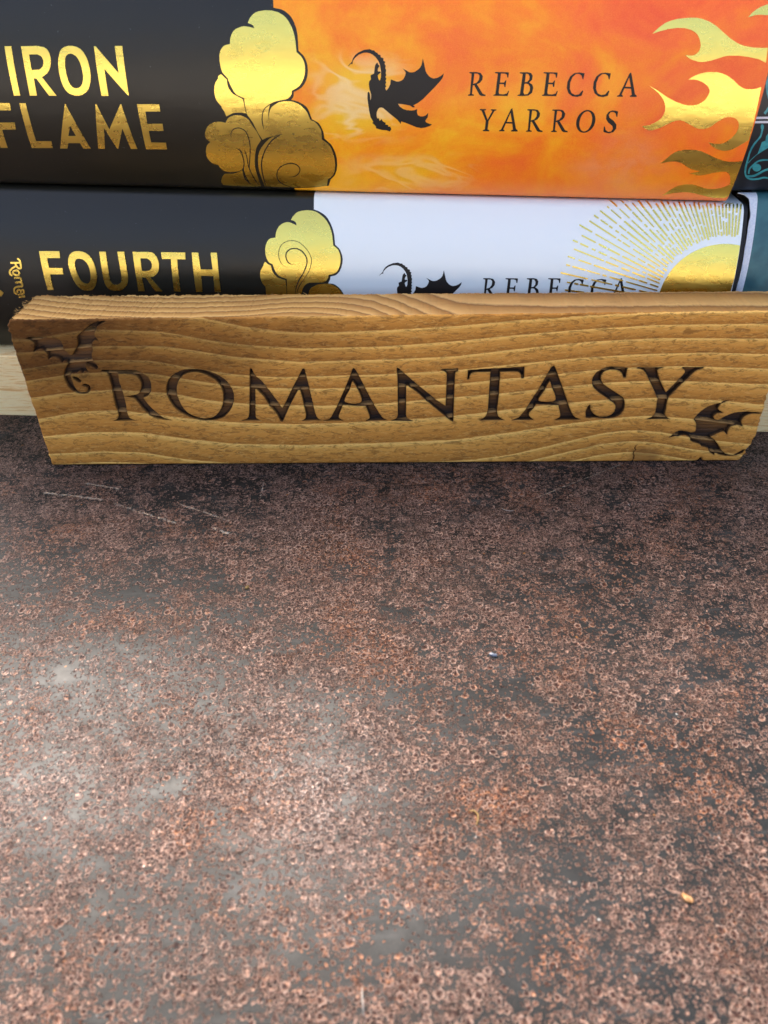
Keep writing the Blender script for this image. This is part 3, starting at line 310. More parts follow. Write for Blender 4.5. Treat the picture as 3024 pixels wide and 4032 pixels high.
RINGS = [
    [-4576,4257,-3743,4048,-2893,3917,-2320,3867,-1168,3878,-254,3903,1457,3985,3145,4125,4814,4222,5920,4266,7025,4281],
    [-9059,3763,-7942,3972,-7233,4000,-5790,3933,-4665,3693,-3807,3559,-2356,3448,-263,3474,1469,3590,3176,3753,4861,3883,6532,3964,9089,3962],
    [-9520,3417,-7513,3571,-5864,3551,-5003,3416,-4143,3248,-2387,3082,-271,3122,1482,3185,3207,3384,4907,3549,6597,3621,9194,3572],
    [-9731,2924,-8649,3107,-7546,3191,-6237,3163,-5376,2974,-4212,2753,-3023,2655,-280,2711,1494,2802,2953,2947,4392,3089,6105,3195,7816,3220,9305,3159],
    [-9672,2613,-8426,2811,-7507,2854,-6310,2802,-5436,2635,-4258,2424,-2453,2318,-288,2350,1507,2411,3040,2572,4438,2706,5588,2822,7318,2867,9412,2761],
    [-9666,2120,-8568,2279,-7321,2348,-5815,2218,-4930,2005,-3718,1877,-1882,1818,-298,1871,1218,2013,2715,2133,4190,2297,5649,2434,6816,2467,9529,2328],
    [-9667,1478,-8405,1713,-7338,1731,-6248,1567,-5334,1431,-4098,1321,-2543,1265,-309,1344,1231,1449,2447,1591,3946,1783,5132,1907,6909,1977,8414,1875,9691,1728],
    [-9660,951,-8252,1070,-6981,1059,-5749,845,-4502,673,-2598,613,-324,668,1559,748,2797,918,4615,1222,5811,1386,6708,1447,7938,1332,9877,1035],
    [-9694,378,-8079,456,-6989,410,-5867,175,-4590,36,-338,4,1899,79,3157,256,4680,686,5574,930,6358,1016,7106,938,8068,730,10026,482],
]

def loops(name):
    """every shape of a name as a list of loops of (u, v) in millimetres"""
    out = []
    for shape in SHAPES[name]:
        out.append([np.array(l, float).reshape(-1, 2) / 100 for l in shape])
    return out

# ------------------------------------------------------------------ node helpers
class NT:
    def __init__(self, name):
        self.m = bpy.data.materials.new(name)
        self.m.use_nodes = True
        self.t = self.m.node_tree
        self.b = self.t.nodes['Principled BSDF']
    def n(self, typ, props=None, **ins):
        nd = self.t.nodes.new('ShaderNode' + typ)
        for k, v in (props or {}).items(): setattr(nd, k, v)
        for k, v in ins.items():
            key = k.replace('_', ' ')
            if k.startswith('i') and k[1:].isdigit(): key = int(k[1:])
            self.set(nd.inputs[key], v)
        return nd
    def set(self, sock, v):
        if hasattr(v, 'is_output') or isinstance(v, bpy.types.NodeSocket): self.t.links.new(v, sock)
        else: sock.default_value = v
    def math(self, op, a, b=0.0, c=None, clamp=False):
        nd = self.t.nodes.new('ShaderNodeMath'); nd.operation = op; nd.use_clamp = clamp
        self.set(nd.inputs[0], a); self.set(nd.inputs[1], b)
        if c is not None: self.set(nd.inputs[2], c)
        return nd.outputs[0]
    def ramp(self, fac, stops, interp='LINEAR'):
        nd = self.t.nodes.new('ShaderNodeValToRGB'); cr = nd.color_ramp; cr.interpolation = interp
        while len(cr.elements) < len(stops): cr.elements.new(0.5)
        for e, (p, c) in zip(cr.elements, stops):
            e.position = p
            e.color = (*c, 1) if isinstance(c, tuple) else (c, c, c, 1)
        self.set(nd.inputs[0], fac)
        return nd.outputs[0]
    def step(self, x, a, b):
        nd = self.t.nodes.new('ShaderNodeMapRange'); nd.interpolation_type = 'SMOOTHSTEP'
        self.set(nd.inputs[0], x); nd.inputs[1].default_value = a; nd.inputs[2].default_value = b
        return nd.outputs[0]
    def mix(self, f, a, b, blend='MIX'):
        nd = self.t.nodes.new('ShaderNodeMix'); nd.data_type = 'RGBA'; nd.blend_type = blend
        self.set(nd.inputs[0], f)
        for s, v in ((nd.inputs[6], a), (nd.inputs[7], b)):
            if isinstance(v, tuple): s.default_value = (*v, 1)
            elif isinstance(v, float): s.default_value = (v, v, v, 1)
            else: self.t.links.new(v, s)
        return nd.outputs[2]
    def coord(self, sx=1, sy=1, sz=1, loc=(0, 0, 0), rot=(0, 0, 0)):
        """object coordinates in millimetres, scaled"""
        tc = self.t.nodes.new('ShaderNodeTexCoord')
        mp = self.t.nodes.new('ShaderNodeMapping')
        mp.inputs['Scale'].default_value = (1000 * sx, 1000 * sy, 1000 * sz)
        mp.inputs['Location'].default_value = loc
        mp.inputs['Rotation'].default_value = rot
        self.t.links.new(tc.outputs['Object'], mp.inputs['Vector'])
        return mp.outputs[0]
    def noise(self, vec, scale=1.0, detail=2.0, rough=0.5, dist=0.0):
        nd = self.n('TexNoise', Vector=vec, Scale=scale, Detail=detail, Roughness=rough, Distortion=dist)
        return nd.outputs['Fac']
    def attr(self, name):
        nd = self.t.nodes.new('ShaderNodeAttribute'); nd.attribute_name = name
        return nd.outputs['Fac']
    def bump(self, h, dist, strength=1.0, normal=None):
        nd = self.t.nodes.new('ShaderNodeBump')
        nd.inputs['Strength'].default_value = strength
        nd.inputs['Distance'].default_value = dist
        self.set(nd.inputs['Height'], h)
        if normal is not None: self.t.links.new(normal, nd.inputs['Normal'])
        return nd.outputs[0]
    def out(self, **kw):
        names = dict(base='Base Color', rough='Roughness', metal='Metallic', spec='Specular IOR Level', normal='Normal', coat='Coat Weight', coat_rough='Coat Roughness', sheen='Sheen Weight')
        for k, v in kw.items():
            s = self.b.inputs[names[k]]
            if k == 'base' and isinstance(v, tuple): s.default_value = (*v, 1)
            else: self.set(s, v)
        return self.m

# ------------------------------------------------------------------ materials
def mat_black():
    k = NT('black laminate')
    v = k.coord()
    n = k.noise(v, 3.0, 3)
    specks = k.step(k.noise(v, 1.3, 1), 0.765, 0.80)
    base = k.mix(specks, (0.0125, 0.0108, 0.0065), (0.05, 0.05, 0.05))
    return k.out(base=base, rough=k.ramp(k.noise(k.coord(0.03, 0.03, 0.06), 1, 3), [(0.3, 0.33), (0.7, 0.42)]), spec=0.42, normal=k.bump(n, 0.00002, 0.4, k.bump(k.noise(k.coord(0.03, 0.05, 0.09), 1.0, 3), 0.0012, 0.25)))

def mat_white():
    k = NT('white laminate')
    n = k.noise(k.coord(), 2.5, 3)
    return k.out(base=(0.76, 0.80, 0.785), rough=0.30, spec=0.5, normal=k.bump(n, 0.00002, 0.25, k.bump(k.noise(k.coord(0.03, 0.05, 0.09), 1.0, 3), 0.0012, 0.2)))

def mat_orange():
    k = NT('orange watercolour print')
    v = k.coord()
    sep = k.n('SeparateXYZ', i0=v)
    x, z = sep.outputs[0], sep.outputs[2]
    big = k.noise(k.coord(0.045, 0.02, 0.06, (3.1, 0, 1.7)), 1.0, 5, 0.62, 0.8)
    mid = k.noise(k.coord(0.16, 0.1, 0.16, (0, 4, 2)), 1.0, 6, 0.65, 0.4)
    red = k.math('ADD', k.math('MULTIPLY', k.math('SUBTRACT', big, 0.5), 1.5), k.math('MULTIPLY', k.math('SUBTRACT', mid, 0.5), 0.55))
    grad = k.math('ADD', k.math('MULTIPLY', k.math('SUBTRACT', x, 22.0), 0.0050), k.math('MULTIPLY', k.math('SUBTRACT', z, 92.0), 0.0075))
    f = k.math('ADD', k.math('ADD', red, grad), 0.44)
    c = k.ramp(f, [(0.0, (0.92, 0.43, 0.008)), (0.22, (0.92, 0.31, 0.005)), (0.45, (0.90, 0.195, 0.006)), (0.7, (0.88, 0.125, 0.016)), (1.0, (0.82, 0.065, 0.018))])
    # pale smoky wisps: thin folds of a warped noise, strongest beside the cloud
    w1 = k.noise(k.coord(0.05, 0.02, 0.11, (7.3, 1, 0.4), (0, 0.5, 0)), 1.0, 2, 0.45, 1.6)
    fold = k.math('ABSOLUTE', k.math('SUBTRACT', w1, 0.5))
    veil = k.math('SUBTRACT', 1.0, k.step(fold, 0.0, 0.085))
    near = k.math('SUBTRACT', 1.0, k.step(k.math('ABSOLUTE', k.math('ADD', x, 9.0)), 3.0, 15.0))
    band = k.math('SUBTRACT', 1.0, k.step(k.math('ABSOLUTE', k.math('SUBTRACT', z, 87.0)), 4.0, 11.0))
    glow = k.math('MULTIPLY', near, band)
    g2 = k.math('MULTIPLY', k.math('SUBTRACT', 1.0, k.step(k.math('ABSOLUTE', k.math('SUBTRACT', x, 2.0)), 6.0, 20.0)), k.math('SUBTRACT', 1.0, k.step(k.math('ABSOLUTE', k.math('SUBTRACT', z, 69.5)), 2.0, 6.0)))
    c = k.mix(k.math('MULTIPLY', k.math('MULTIPLY', veil, g2), 0.5), c, (0.88, 0.62, 0.36))
    c = k.mix(k.math('MULTIPLY', g2, 0.45), c, (0.90, 0.48, 0.012))
    c = k.mix(k.math('MULTIPLY', glow, 0.75), c, (0.86, 0.55, 0.02))
    c = k.mix(k.math('MULTIPLY', k.math('MULTIPLY', veil, glow), 0.45), c, (0.88, 0.74, 0.50))
    px = k.math('ADD', k.math('ABSOLUTE', k.math('SUBTRACT', x, 54.0)), k.math('MULTIPLY', k.math('ABSOLUTE', k.math('SUBTRACT', z, 71.0)), 1.1))
    pale = k.math('MULTIPLY', k.math('SUBTRACT', 1.0, k.step(px, 3.0, 19.0)), k.ramp(mid, [(0.35, 0.2), (0.65, 1.0)]))
    c = k.mix(k.math('MULTIPLY', pale, 0.62), c, (0.80, 0.30, 0.13))
    low = k.math('SUBTRACT', 1.0, k.step(z, 63.0, 69.0))
    c = k.mix(k.math('MULTIPLY', k.math('MULTIPLY', low, k.step(x, -18.0, 10.0)), 0.55), c, (0.80, 0.26, 0.11))
    grain = k.noise(v, 5.0, 2)
    c = k.mix(0.10, c, k.ramp(grain, [(0.3, (0.4, 0.1, 0.0)), (0.7, (1.0, 0.6, 0.15))]))
    return k.out(base=c, rough=0.36, spec=0.32, normal=k.bump(grain, 0.00003, 0.3, k.bump(k.noise(k.coord(0.03, 0.05, 0.09), 1.0, 3), 0.0012, 0.25)))

def mat_gold(name='gold foil', base=(0.84, 0.65, 0.15), rough=0.27):
    k = NT(name)
    v = k.coord(1, 1, 1)
    n = k.noise(v, 3.2, 3, 0.6)
    n2 = k.noise(k.coord(0.25, 0.25, 0.5), 1.0, 2)
    nm = k.bump(n, 0.00004, 0.28)
    nm = k.bump(n2, 0.0004, 0.16, nm)
    return k.out(base=base, metal=1.0, rough=k.ramp(n2, [(0.3, rough - 0.03), (0.7, rough + 0.05)]), normal=nm)

def mat_flat(name, c, rough=0.5, spec=0.4, noise=0.0, scale=3.0, c2=None):
    k = NT(name)
    n = k.noise(k.coord(), scale, 4)
    base = k.mix(k.step(n, 0.35, 0.65), c, c2 or c)
    return k.out(base=base, rough=rough, spec=spec, normal=k.bump(n, 0.00004, noise))

def ring_frac(k):
    return k.math('FRACT', k.math('ADD', k.attr('ring'), 50.0))

def mat_sign():
    k = NT('stained pine')
    fib = k.noise(k.coord(0.26, 1.0, 0.85), 1.0, 5, 0.78, 1.0)
    fib2 = k.noise(k.coord(0.5, 1.0, 1.7, (3, 1, 8)), 1.0, 4, 0.75, 0.6)
    blot = k.noise(k.coord(0.035, 0.05, 0.08, (1.2, 0, 5.5)), 1.0, 3)
    tw = k.math('ADD', k.attr('ring'), k.math('MULTIPLY', k.math('SUBTRACT', fib, 0.5), 0.20))
    fr = k.math('FRACT', k.math('ADD', tw, 50.0))
    c = k.ramp(fr, [(0.0, (0.93, 0.52, 0.135)), (0.07, (0.93, 0.52, 0.125)), (0.20, (0.72, 0.340, 0.066)), (0.55, (0.61, 0.255, 0.045)), (0.96, (0.43, 0.170, 0.028)), (1.0, (0.84, 0.44, 0.10))])
    dark = k.step(fib, 0.48, 0.62)
    fr3 = k.math('FRACT', k.math('ADD', k.math('MULTIPLY', tw, 3.37), k.math('MULTIPLY', blot, 3.0)))
    c = k.mix(k.math('MULTIPLY', k.step(fr3, 0.45, 0.98), 0.09), c, (0.16, 0.062, 0.014))
    c = k.mix(k.math('MULTIPLY', dark, 0.62), c, (0.17, 0.066, 0.014))
    lite = k.step(fib2, 0.52, 0.64)
    c = k.mix(k.math('MULTIPLY', lite, 0.42), c, (0.78, 0.43, 0.12))
    # the stain took deeper at the upper left
    st = k.math('ADD', k.attr('stain'), k.math('MULTIPLY', k.math('SUBTRACT', blot, 0.5), 0.7))
    c = k.mix(k.math('MULTIPLY', k.step(st, 0.05, 1.0), 1.0), c, k.mix(1.0, c, (0.22, 0.20, 0.185), 'MULTIPLY'))
    kn = k.n('SeparateXYZ', i0=k.coord())
    kx = k.math('MULTIPLY', k.math('SUBTRACT', kn.outputs[0], 68.0), 0.20)
    kz = k.math('MULTIPLY', k.math('SUBTRACT', kn.outputs[2], 2.2), 0.36)
    kd = k.math('ADD', k.math('SQRT', k.math('ADD', k.math('MULTIPLY', kx, kx), k.math('MULTIPLY', kz, kz))), k.math('MULTIPLY', k.math('SUBTRACT', fib, 0.5), 0.8))
    c = k.mix(k.math('MULTIPLY', k.math('SUBTRACT', 1.0, k.step(kd, 0.5, 1.1)), 0.62), c, (0.20, 0.085, 0.022))
    # soot round the engraving, char inside it except on the hard rings
    burn = k.attr('burn')
    soot = k.math('MULTIPLY', k.step(burn, 0.02, 1.0), k.ramp(fib, [(0.3, 0.55), (0.7, 1.0)]))
    c = k.mix(k.math('MULTIPLY', soot, 0.72), c, (0.035, 0.020, 0.010))
    char_f = k.ramp(fr, [(0.0, (0.34, 0.18, 0.060)), (0.085, (0.34, 0.17, 0.05)), (0.15, (0.25, 0.112, 0.030)), (0.40, (0.15, 0.064, 0.020)), (0.72, (0.055, 0.026, 0.013)), (0.95, (0.022, 0.014, 0.011)), (1.0, (0.28, 0.145, 0.048))])
    lft = k.step(k.math('MULTIPLY', k.n('SeparateXYZ', i0=k.coord()).outputs[0], -1.0), -5.0, 60.0)
    char_f = k.mix(k.math('MULTIPLY', lft, 0.22), char_f, (0.19, 0.09, 0.030))
    scan = k.noise(k.coord(0.15, 1, 3.2), 1.0, 2)
    char_f = k.mix(k.math('MULTIPLY', k.step(scan, 0.5, 0.75), 0.50), char_f, (0.012, 0.010, 0.012))
    dp = k.attr('depth')
    char_f = k.mix(k.math('MULTIPLY', k.attr('scorch'), 0.82), char_f, (0.010, 0.007, 0.006))
    c = k.mix(k.step(dp, 0.15, 0.75), c, char_f)
    wall = k.math('MULTIPLY', k.math('MULTIPLY', dp, k.math('SUBTRACT', 1.0, dp)), 4.0)
    c = k.mix(k.math('MULTIPLY', k.step(wall, 0.1, 0.8), k.math('SUBTRACT', 0.85, k.math('MULTIPLY', lft, 0.35))), c, (0.022, 0.012, 0.007))
    h = k.math('ADD', k.math('MULTIPLY', fib, 0.6), k.math('MULTIPLY', fib2, 0.4))
    ridge = k.ramp(fr, [(0.0, 1.0), (0.10, 0.9), (0.35, 0.2), (0.96, 0.0), (1.0, 1.0)])
    nm = k.bump(h, 0.00012, 0.7)
    nm = k.bump(ridge, 0.00006, 0.25, nm)
    return k.out(base=c, rough=0.66, spec=0.15, normal=nm)

def mat_sign_top():
    k = NT('raw sawn pine')
    fib = k.noise(k.coord(0.16, 0.9, 1.0), 1.0, 6, 0.75, 0.5)
    blot = k.noise(k.coord(0.06, 0.16, 0.1), 1.0, 4)
    fr = k.math('FRACT', k.math('ADD', k.math('ADD', k.attr('ring'), k.math('MULTIPLY', k.math('SUBTRACT', fib, 0.5), 0.22)), 50.0))
    c = k.ramp(fr, [(0.0, (0.30, 0.17, 0.065)), (0.12, (0.60, 0.37, 0.13)), (0.5, (0.47, 0.265, 0.082)), (0.85, (0.34, 0.175, 0.05)), (1.0, (0.21, 0.105, 0.035))])
    c = k.mix(k.math('MULTIPLY', k.step(fib, 0.50, 0.80), 0.45), c, (0.26, 0.13, 0.05))
    c = k.mix(k.math('MULTIPLY', k.step(blot, 0.45, 0.7), 0.25), c, (0.30, 0.15, 0.055))
    return k.out(base=c, rough=0.75, spec=0.12, normal=k.bump(fib, 0.00015, 0.5))

def mat_board():
    k = NT('pale unfinished pine')
    fib = k.noise(k.coord(0.08, 0.4, 0.9), 1.0, 6, 0.65, 1.0)
    fine = k.noise(k.coord(0.6, 2, 4.0), 1.0, 3)
    c = k.ramp(fib, [(0.36, (0.78, 0.43, 0.15)), (0.46, (0.97, 0.69, 0.32)), (0.58, (0.98, 0.75, 0.38)), (0.68, (0.78, 0.42, 0.14))])
    c = k.mix(k.math('MULTIPLY', k.step(fine, 0.5, 0.8), 0.25), c, (0.58, 0.38, 0.19))
    return k.out(base=c, rough=0.65, spec=0.25, normal=k.bump(fine, 0.0001, 0.5))

def mat_table():
    k = NT('rusty steel sheet')
    v = k.coord()
    # warp so the blisters are not round dots
    wv = k.n('TexNoise', Vector=v, Scale=1.1, Detail=4.0)
    warp = k.n('VectorMath', {'operation': 'SUBTRACT'}, i0=wv.outputs['Color'], i1=(0.5, 0.5, 0.5))
    warp2 = k.n('VectorMath', {'operation': 'SCALE'}, i0=warp.outputs[0], Scale=0.50)
    pv = k.n('VectorMath', {'operation': 'ADD'}, i0=v, i1=warp2.outputs[0]).outputs[0]
    big = k.noise(k.coord(0.030, 0.030, 1, (2.3, 0.7, 0)), 1.0, 4, 0.55, 0.6)
    mid = k.noise(k.coord(0.11, 0.13, 1, (5.0, 1.1, 0)), 1.0, 4, 0.6, 0.5)
    sm = k.noise(k.coord(0.40, 0.45, 1, (1.0, 6.0, 0)), 1.0, 3, 0.6)
    dens = k.math('ADD', k.math('MULTIPLY', k.math('SUBTRACT', big, 0.5), 0.9), k.math('ADD', k.math('MULTIPLY', k.math('SUBTRACT', mid, 0.5), 2.6), k.math('MULTIPLY', k.math('SUBTRACT', sm, 0.5), 1.0)))
    dens = k.math('ADD', dens, k.attr('rust'))
    fine = k.noise(v, 1.25, 3, 0.72)
    lace = k.math('MULTIPLY', k.math('SUBTRACT', k.noise(v, 1.7, 2, 0.6), 0.5), 1.0)
    masks, cores, rims, tones = [], [], [], []
    for sc, lo, hi, gain, off in ((0.56, 0.20, 0.50, 0.60, 0.0), (1.02, 0.24, 0.52, 0.90, 0.04), (1.85, 0.27, 0.52, 0.92, 0.08)):
        vo = k.n('TexVoronoi', {'feature': 'F1', 'voronoi_dimensions': '2D'}, Vector=pv, Scale=sc, Randomness=1.0)
        rnd = k.n('SeparateColor', i0=vo.outputs['Color'])
        present = k.step(k.math('SUBTRACT', k.math('ADD', k.math('MULTIPLY', dens, gain), off), rnd.outputs[0]), -0.01, 0.02)
        rad = k.math('ADD', lo, k.math('MULTIPLY', rnd.outputs[1], hi - lo))
        d = k.math('ADD', k.math('DIVIDE', vo.outputs['Distance'], rad), lace)
        m = k.math('MULTIPLY', present, k.math('SUBTRACT', 1.0, k.step(d, 0.90, 1.03)))
        core = k.math('MULTIPLY', present, k.math('SUBTRACT', 1.0, k.step(d, 0.18, 0.50)))
        core = k.math('MULTIPLY', core, k.step(rnd.outputs[2], 0.30, 0.5))
        rim = k.math('MULTIPLY', m, k.step(d, 0.62, 0.84))
        masks.append(m); cores.append(core); rims.append(rim); tones.append(rnd.outputs[2])
    mx = lambda L: k.math('MAXIMUM', k.math('MAXIMUM', L[0], L[1]), L[2])
    rust, core, rim = mx(masks), mx(cores), mx(rims)
    solid = k.step(k.math('ADD', dens, k.math('MULTIPLY', k.math('SUBTRACT', sm, 0.5), 0.6)), 0.88, 1.10)
    fine2 = k.noise(v, 1.5, 3, 0.7)
    hue = k.noise(k.coord(0.045, 0.045, 1, (9, 2, 0)), 1.0, 5, 0.66)
    rust_c = k.ramp(fine, [(0.38, (0.005, 0.0027, 0.0023)), (0.48, (0.040, 0.0190, 0.0145)), (0.56, (0.094, 0.048, 0.037)), (0.65, (0.36, 0.24, 0.185))])
    rust_o = k.ramp(fine, [(0.37, (0.007, 0.003, 0.002)), (0.47, (0.048, 0.0175, 0.009)), (0.56, (0.125, 0.042, 0.016)), (0.68, (0.36, 0.175, 0.08))])
    rc = k.mix(k.step(hue, 0.47, 0.62), rust_c, rust_o)
    tone = k.noise(k.coord(0.055, 0.05, 1, (6, 13, 0)), 1.0, 5, 0.62)
    rc = k.mix(1.0, rc, k.ramp(tone, [(0.30, (0.56, 0.51, 0.47)), (0.50, (1.0, 0.93, 0.86)), (0.68, (1.34, 1.22, 1.12))]), 'MULTIPLY')
    rc = k.mix(k.math('MULTIPLY', rim, 0.74), rc, (0.32, 0.220, 0.172))
    rc = k.mix(k.math('MULTIPLY', core, 0.92), rc, (0.020, 0.0038, 0.0025))
    steel = k.ramp(k.noise(k.coord(0.14, 0.14, 1), 1.0, 5, 0.65), [(0.3, (0.004, 0.0048, 0.0050)), (0.7, (0.014, 0.0158, 0.0160))])
    film = k.step(dens, 0.45, 1.0)
    steel = k.mix(k.math('MULTIPLY', film, 0.5), steel, (0.035, 0.020, 0.013))
    full = k.math('MAXIMUM', rust, k.math('MULTIPLY', solid, k.ramp(fine2, [(0.40, 0.0), (0.50, 1.0)])))
    pit = k.math('SUBTRACT', 1.0, k.step(k.n('TexVoronoi', {'feature': 'F1', 'voronoi_dimensions': '2D'}, Vector=v, Scale=1.9, Randomness=1.0).outputs['Distance'], 0.05, 0.17))
    steel = k.mix(k.math('MULTIPLY', pit, 0.55), steel, (0.060, 0.042, 0.034))
    smear = k.noise(k.coord(0.07, 0.35, 1, (2, 2, 0), (0, 0, 0.35)), 1.0, 5, 0.68)
    steel = k.mix(k.math('MULTIPLY', k.step(smear, 0.5, 0.72), 0.5), steel, (0.045, 0.046, 0.046))
    c = k.mix(full, steel, rc)
    # pale scrapes down to bright metal
    pts = ((-85, -5.4, -74.6, -8.9, 0.55), (-73.5, -15.9, -56, -24.9, 0.60), (-56.5, -16.7, -43, -24.4, 0.50), (-46, -27.5, -42, -29.8, 0.7), (-94, -9.8, -78, -13.6, 0.75), (-35.8, -7.6, -36, -14.7, 0.25), (34, -19, 62, -3, 0.22))
    scr = 0.0
    for x0, y0, x1, y1, w in pts:
        L = math.hypot(x1 - x0, y1 - y0)
        dv = ((x1 - x0) / L, (y1 - y0) / L, 0)
        rel = k.n('VectorMath', {'operation': 'SUBTRACT'}, i0=pv, i1=(x0, y0, 0)).outputs[0]
        al = k.n('VectorMath', {'operation': 'DOT_PRODUCT'}, i0=rel, i1=dv).outputs['Value']
        al = k.math('MINIMUM', k.math('MAXIMUM', al, 0.0), L)
        cl = k.n('VectorMath', {'operation': 'SCALE'}, i0=dv, Scale=al).outputs[0]
        df = k.n('VectorMath', {'operation': 'DISTANCE'}, i0=rel, i1=cl).outputs['Value']
        scr = k.math('MAXIMUM', scr, k.math('MULTIPLY', k.math('SUBTRACT', 1.0, k.math('DIVIDE', df, w * 1.5), clamp=True), 0.66))
    crumb = k.noise(v, 0.9, 3, 0.7)
    c = k.mix(k.math('MULTIPLY', k.math('MULTIPLY', k.step(k.math('ADD', k.math('MULTIPLY', scr, 0.85), k.math('MULTIPLY', crumb, 1.5)), 1.08, 1.30), k.step(scr, 0.0, 0.25)), 0.9), c, k.mix(k.step(fine2, 0.45, 0.6), (0.19, 0.18, 0.16), (0.42, 0.30, 0.19)))
    flake = k.step(k.noise(k.coord(1, 1, 1, (40, 3, 0)), 0.9, 1), 0.785, 0.81)
    c = k.mix(k.math('MULTIPLY', flake, 0.45), c, (0.55, 0.52, 0.47))
    bits = k.step(k.noise(k.coord(1, 1, 1, (4, 53, 0)), 0.5, 1), 0.775, 0.80)
    c = k.mix(k.math('MULTIPLY', bits, 0.8), c, (0.26, 0.11, 0.03))
    k.set(k.b.inputs['IOR'], k.math('ADD', 1.5, k.math('MULTIPLY', k.math('SUBTRACT', 1.0, full), 0.05)))      # mill scale is a dense oxide
    rough = k.mix(full, k.ramp(mid, [(0.3, 0.42), (0.7, 0.56)]), k.math('SUBTRACT', k.ramp(fine, [(0.3, 0.50), (0.7, 0.36)]), k.math('MULTIPLY', k.attr('glare_gloss'), 0.10)))
    h = k.math('ADD', k.math('MULTIPLY', full, 0.55), k.math('ADD', k.math('MULTIPLY', rim, 0.6), k.math('MULTIPLY', core, -0.8)))
    h = k.math('ADD', h, k.math('MULTIPLY', k.math('MULTIPLY', fine, full), 0.9))
    nm = k.bump(k.noise(k.coord(0.02, 0.02, 1, (3, 3, 0)), 1.0, 2), 0.0035, 0.25)
    nm = k.bump(h, 0.00030, 1.0, nm)
    return k.out(base=c, rough=rough, spec=k.math('ADD', 0.10, k.math('ADD', k.math('MULTIPLY', full, 0.08), k.math('MULTIPLY', k.math('MULTIPLY', k.attr('glare_gloss'), k.ramp(k.noise(k.coord(0.22, 0.22, 1, (3, 8, 0)), 1.0, 5, 0.7), [(0.35, 0.25), (0.62, 1.0)])), k.math('ADD', 0.30, k.math('MULTIPLY', full, 0.55))))), normal=nm)

M = {
    'black': mat_black(), 'white': mat_white(), 'orange': mat_orange(),
    'gold': mat_gold(),
    'ink': mat_flat('matt black ink', (0.010, 0.008, 0.007), 0.5, 0.35),
    'case': mat_flat('black book cloth', (0.010, 0.010, 0.011), 0.7, 0.3, 0.6, 4.0, (0.018, 0.018, 0.02)),
    'pages_black': mat_flat('black sprayed page edges', (0.012, 0.012, 0.013), 0.6, 0.3, 0.5, 6.0, (0.03, 0.03, 0.03)),
    'paper': mat_flat('cream paper edges', (0.70, 0.64, 0.52), 0.8, 0.2, 0.5, 5.0, (0.60, 0.54, 0.43)),
    'teal': mat_flat('worn teal jacket', (0.022, 0.090, 0.105), 0.42, 0.5, 0.3, 0.22, (0.040, 0.135, 0.145)),
    'midnight': mat_flat('blue black jacket', (0.012, 0.014, 0.019), 0.38, 0.5, 0.3, 2.0),
    'turquoise': mat_flat('turquoise foil print', (0.03, 0.24, 0.28), 0.32, 0.6, 0.2, 0.9, (0.05, 0.33, 0.36)),
    'white_line': mat_flat('white print', (0.66, 0.65, 0.70), 0.5, 0.4),
    'torn': mat_flat('bare white paper', (0.72, 0.74, 0.78), 0.75, 0.2, 0.6, 2.2, (0.62, 0.65, 0.72)),
    'straw': mat_flat('straw', (0.22, 0.14, 0.045), 0.6, 0.3), 'pale_fluff': mat_flat('pale fluff', (0.26, 0.24, 0.21), 0.7, 0.3), 'rust_flake': mat_flat('orange rust flake', (0.26, 0.11, 0.03), 0.7, 0.3, 0.5, 3.0, (0.34, 0.21, 0.10)), 'pale_flake': mat_flat('pale flake', (0.22, 0.23, 0.24), 0.5, 0.4, 0.4, 3.0, (0.15, 0.17, 0.21)),
    'bounce_ground': mat_flat('pale sunlit paving', (0.50, 0.46, 0.39), 0.9, 0.2, 0.0, 0.02, (0.44, 0.40, 0.34)),
    'sign': mat_sign(), 'sign_top': mat_sign_top(), 'board': mat_board(), 'table': mat_table(),
}

# ------------------------------------------------------------------ mesh helpers
def link(o, parent=None):
    col.objects.link(o)
    if parent is not None: o.parent = parent
    return o

def np_mesh(name, V, F, mats, parent=None, smooth=True, attrs=None, mat_idx=None):
    """one mesh object from arrays; F may mix triangles and quads (list) or be an (n,4)/(n,3) array"""
    me = bpy.data.meshes.new(name)
    V = np.asarray(V, np.float32)
    if isinstance(F, np.ndarray):
        n, k = F.shape
        me.vertices.add(len(V)); me.vertices.foreach_set('co', V.ravel())
        me.loops.add(n * k); me.loops.foreach_set('vertex_index', F.astype(np.int32).ravel())
        me.polygons.add(n); me.polygons.foreach_set('loop_start', np.arange(0, n * k, k, dtype=np.int32))
        me.update(calc_edges=True)
    else:
        me.from_pydata([tuple(v) for v in V.tolist()], [], F)
    for m in (mats if isinstance(mats, (list, tuple)) else [mats]): me.materials.append(m)
    if mat_idx is not None: me.polygons.foreach_set('material_index', np.asarray(mat_idx, np.int32))
    me.polygons.foreach_set('use_smooth', np.full(len(me.polygons), smooth))
    for k_, a in (attrs or {}).items():
        at = me.attributes.new(k_, 'FLOAT', 'POINT')
        at.data.foreach_set('value', np.asarray(a, np.float32))
    me.validate()
    return link(bpy.data.objects.new(name, me), parent)

def thing(name, label, cat, loc=(0, 0, 0), rotz=0.0, group=None):
    o = bpy.data.objects.new(name, None)
    o.empty_display_size = 0.02
    o.location = loc; o.rotation_euler = (0, 0, rotz)
    o['label'] = label; o['category'] = cat
    if group: o['group'] = group
    return link(o)

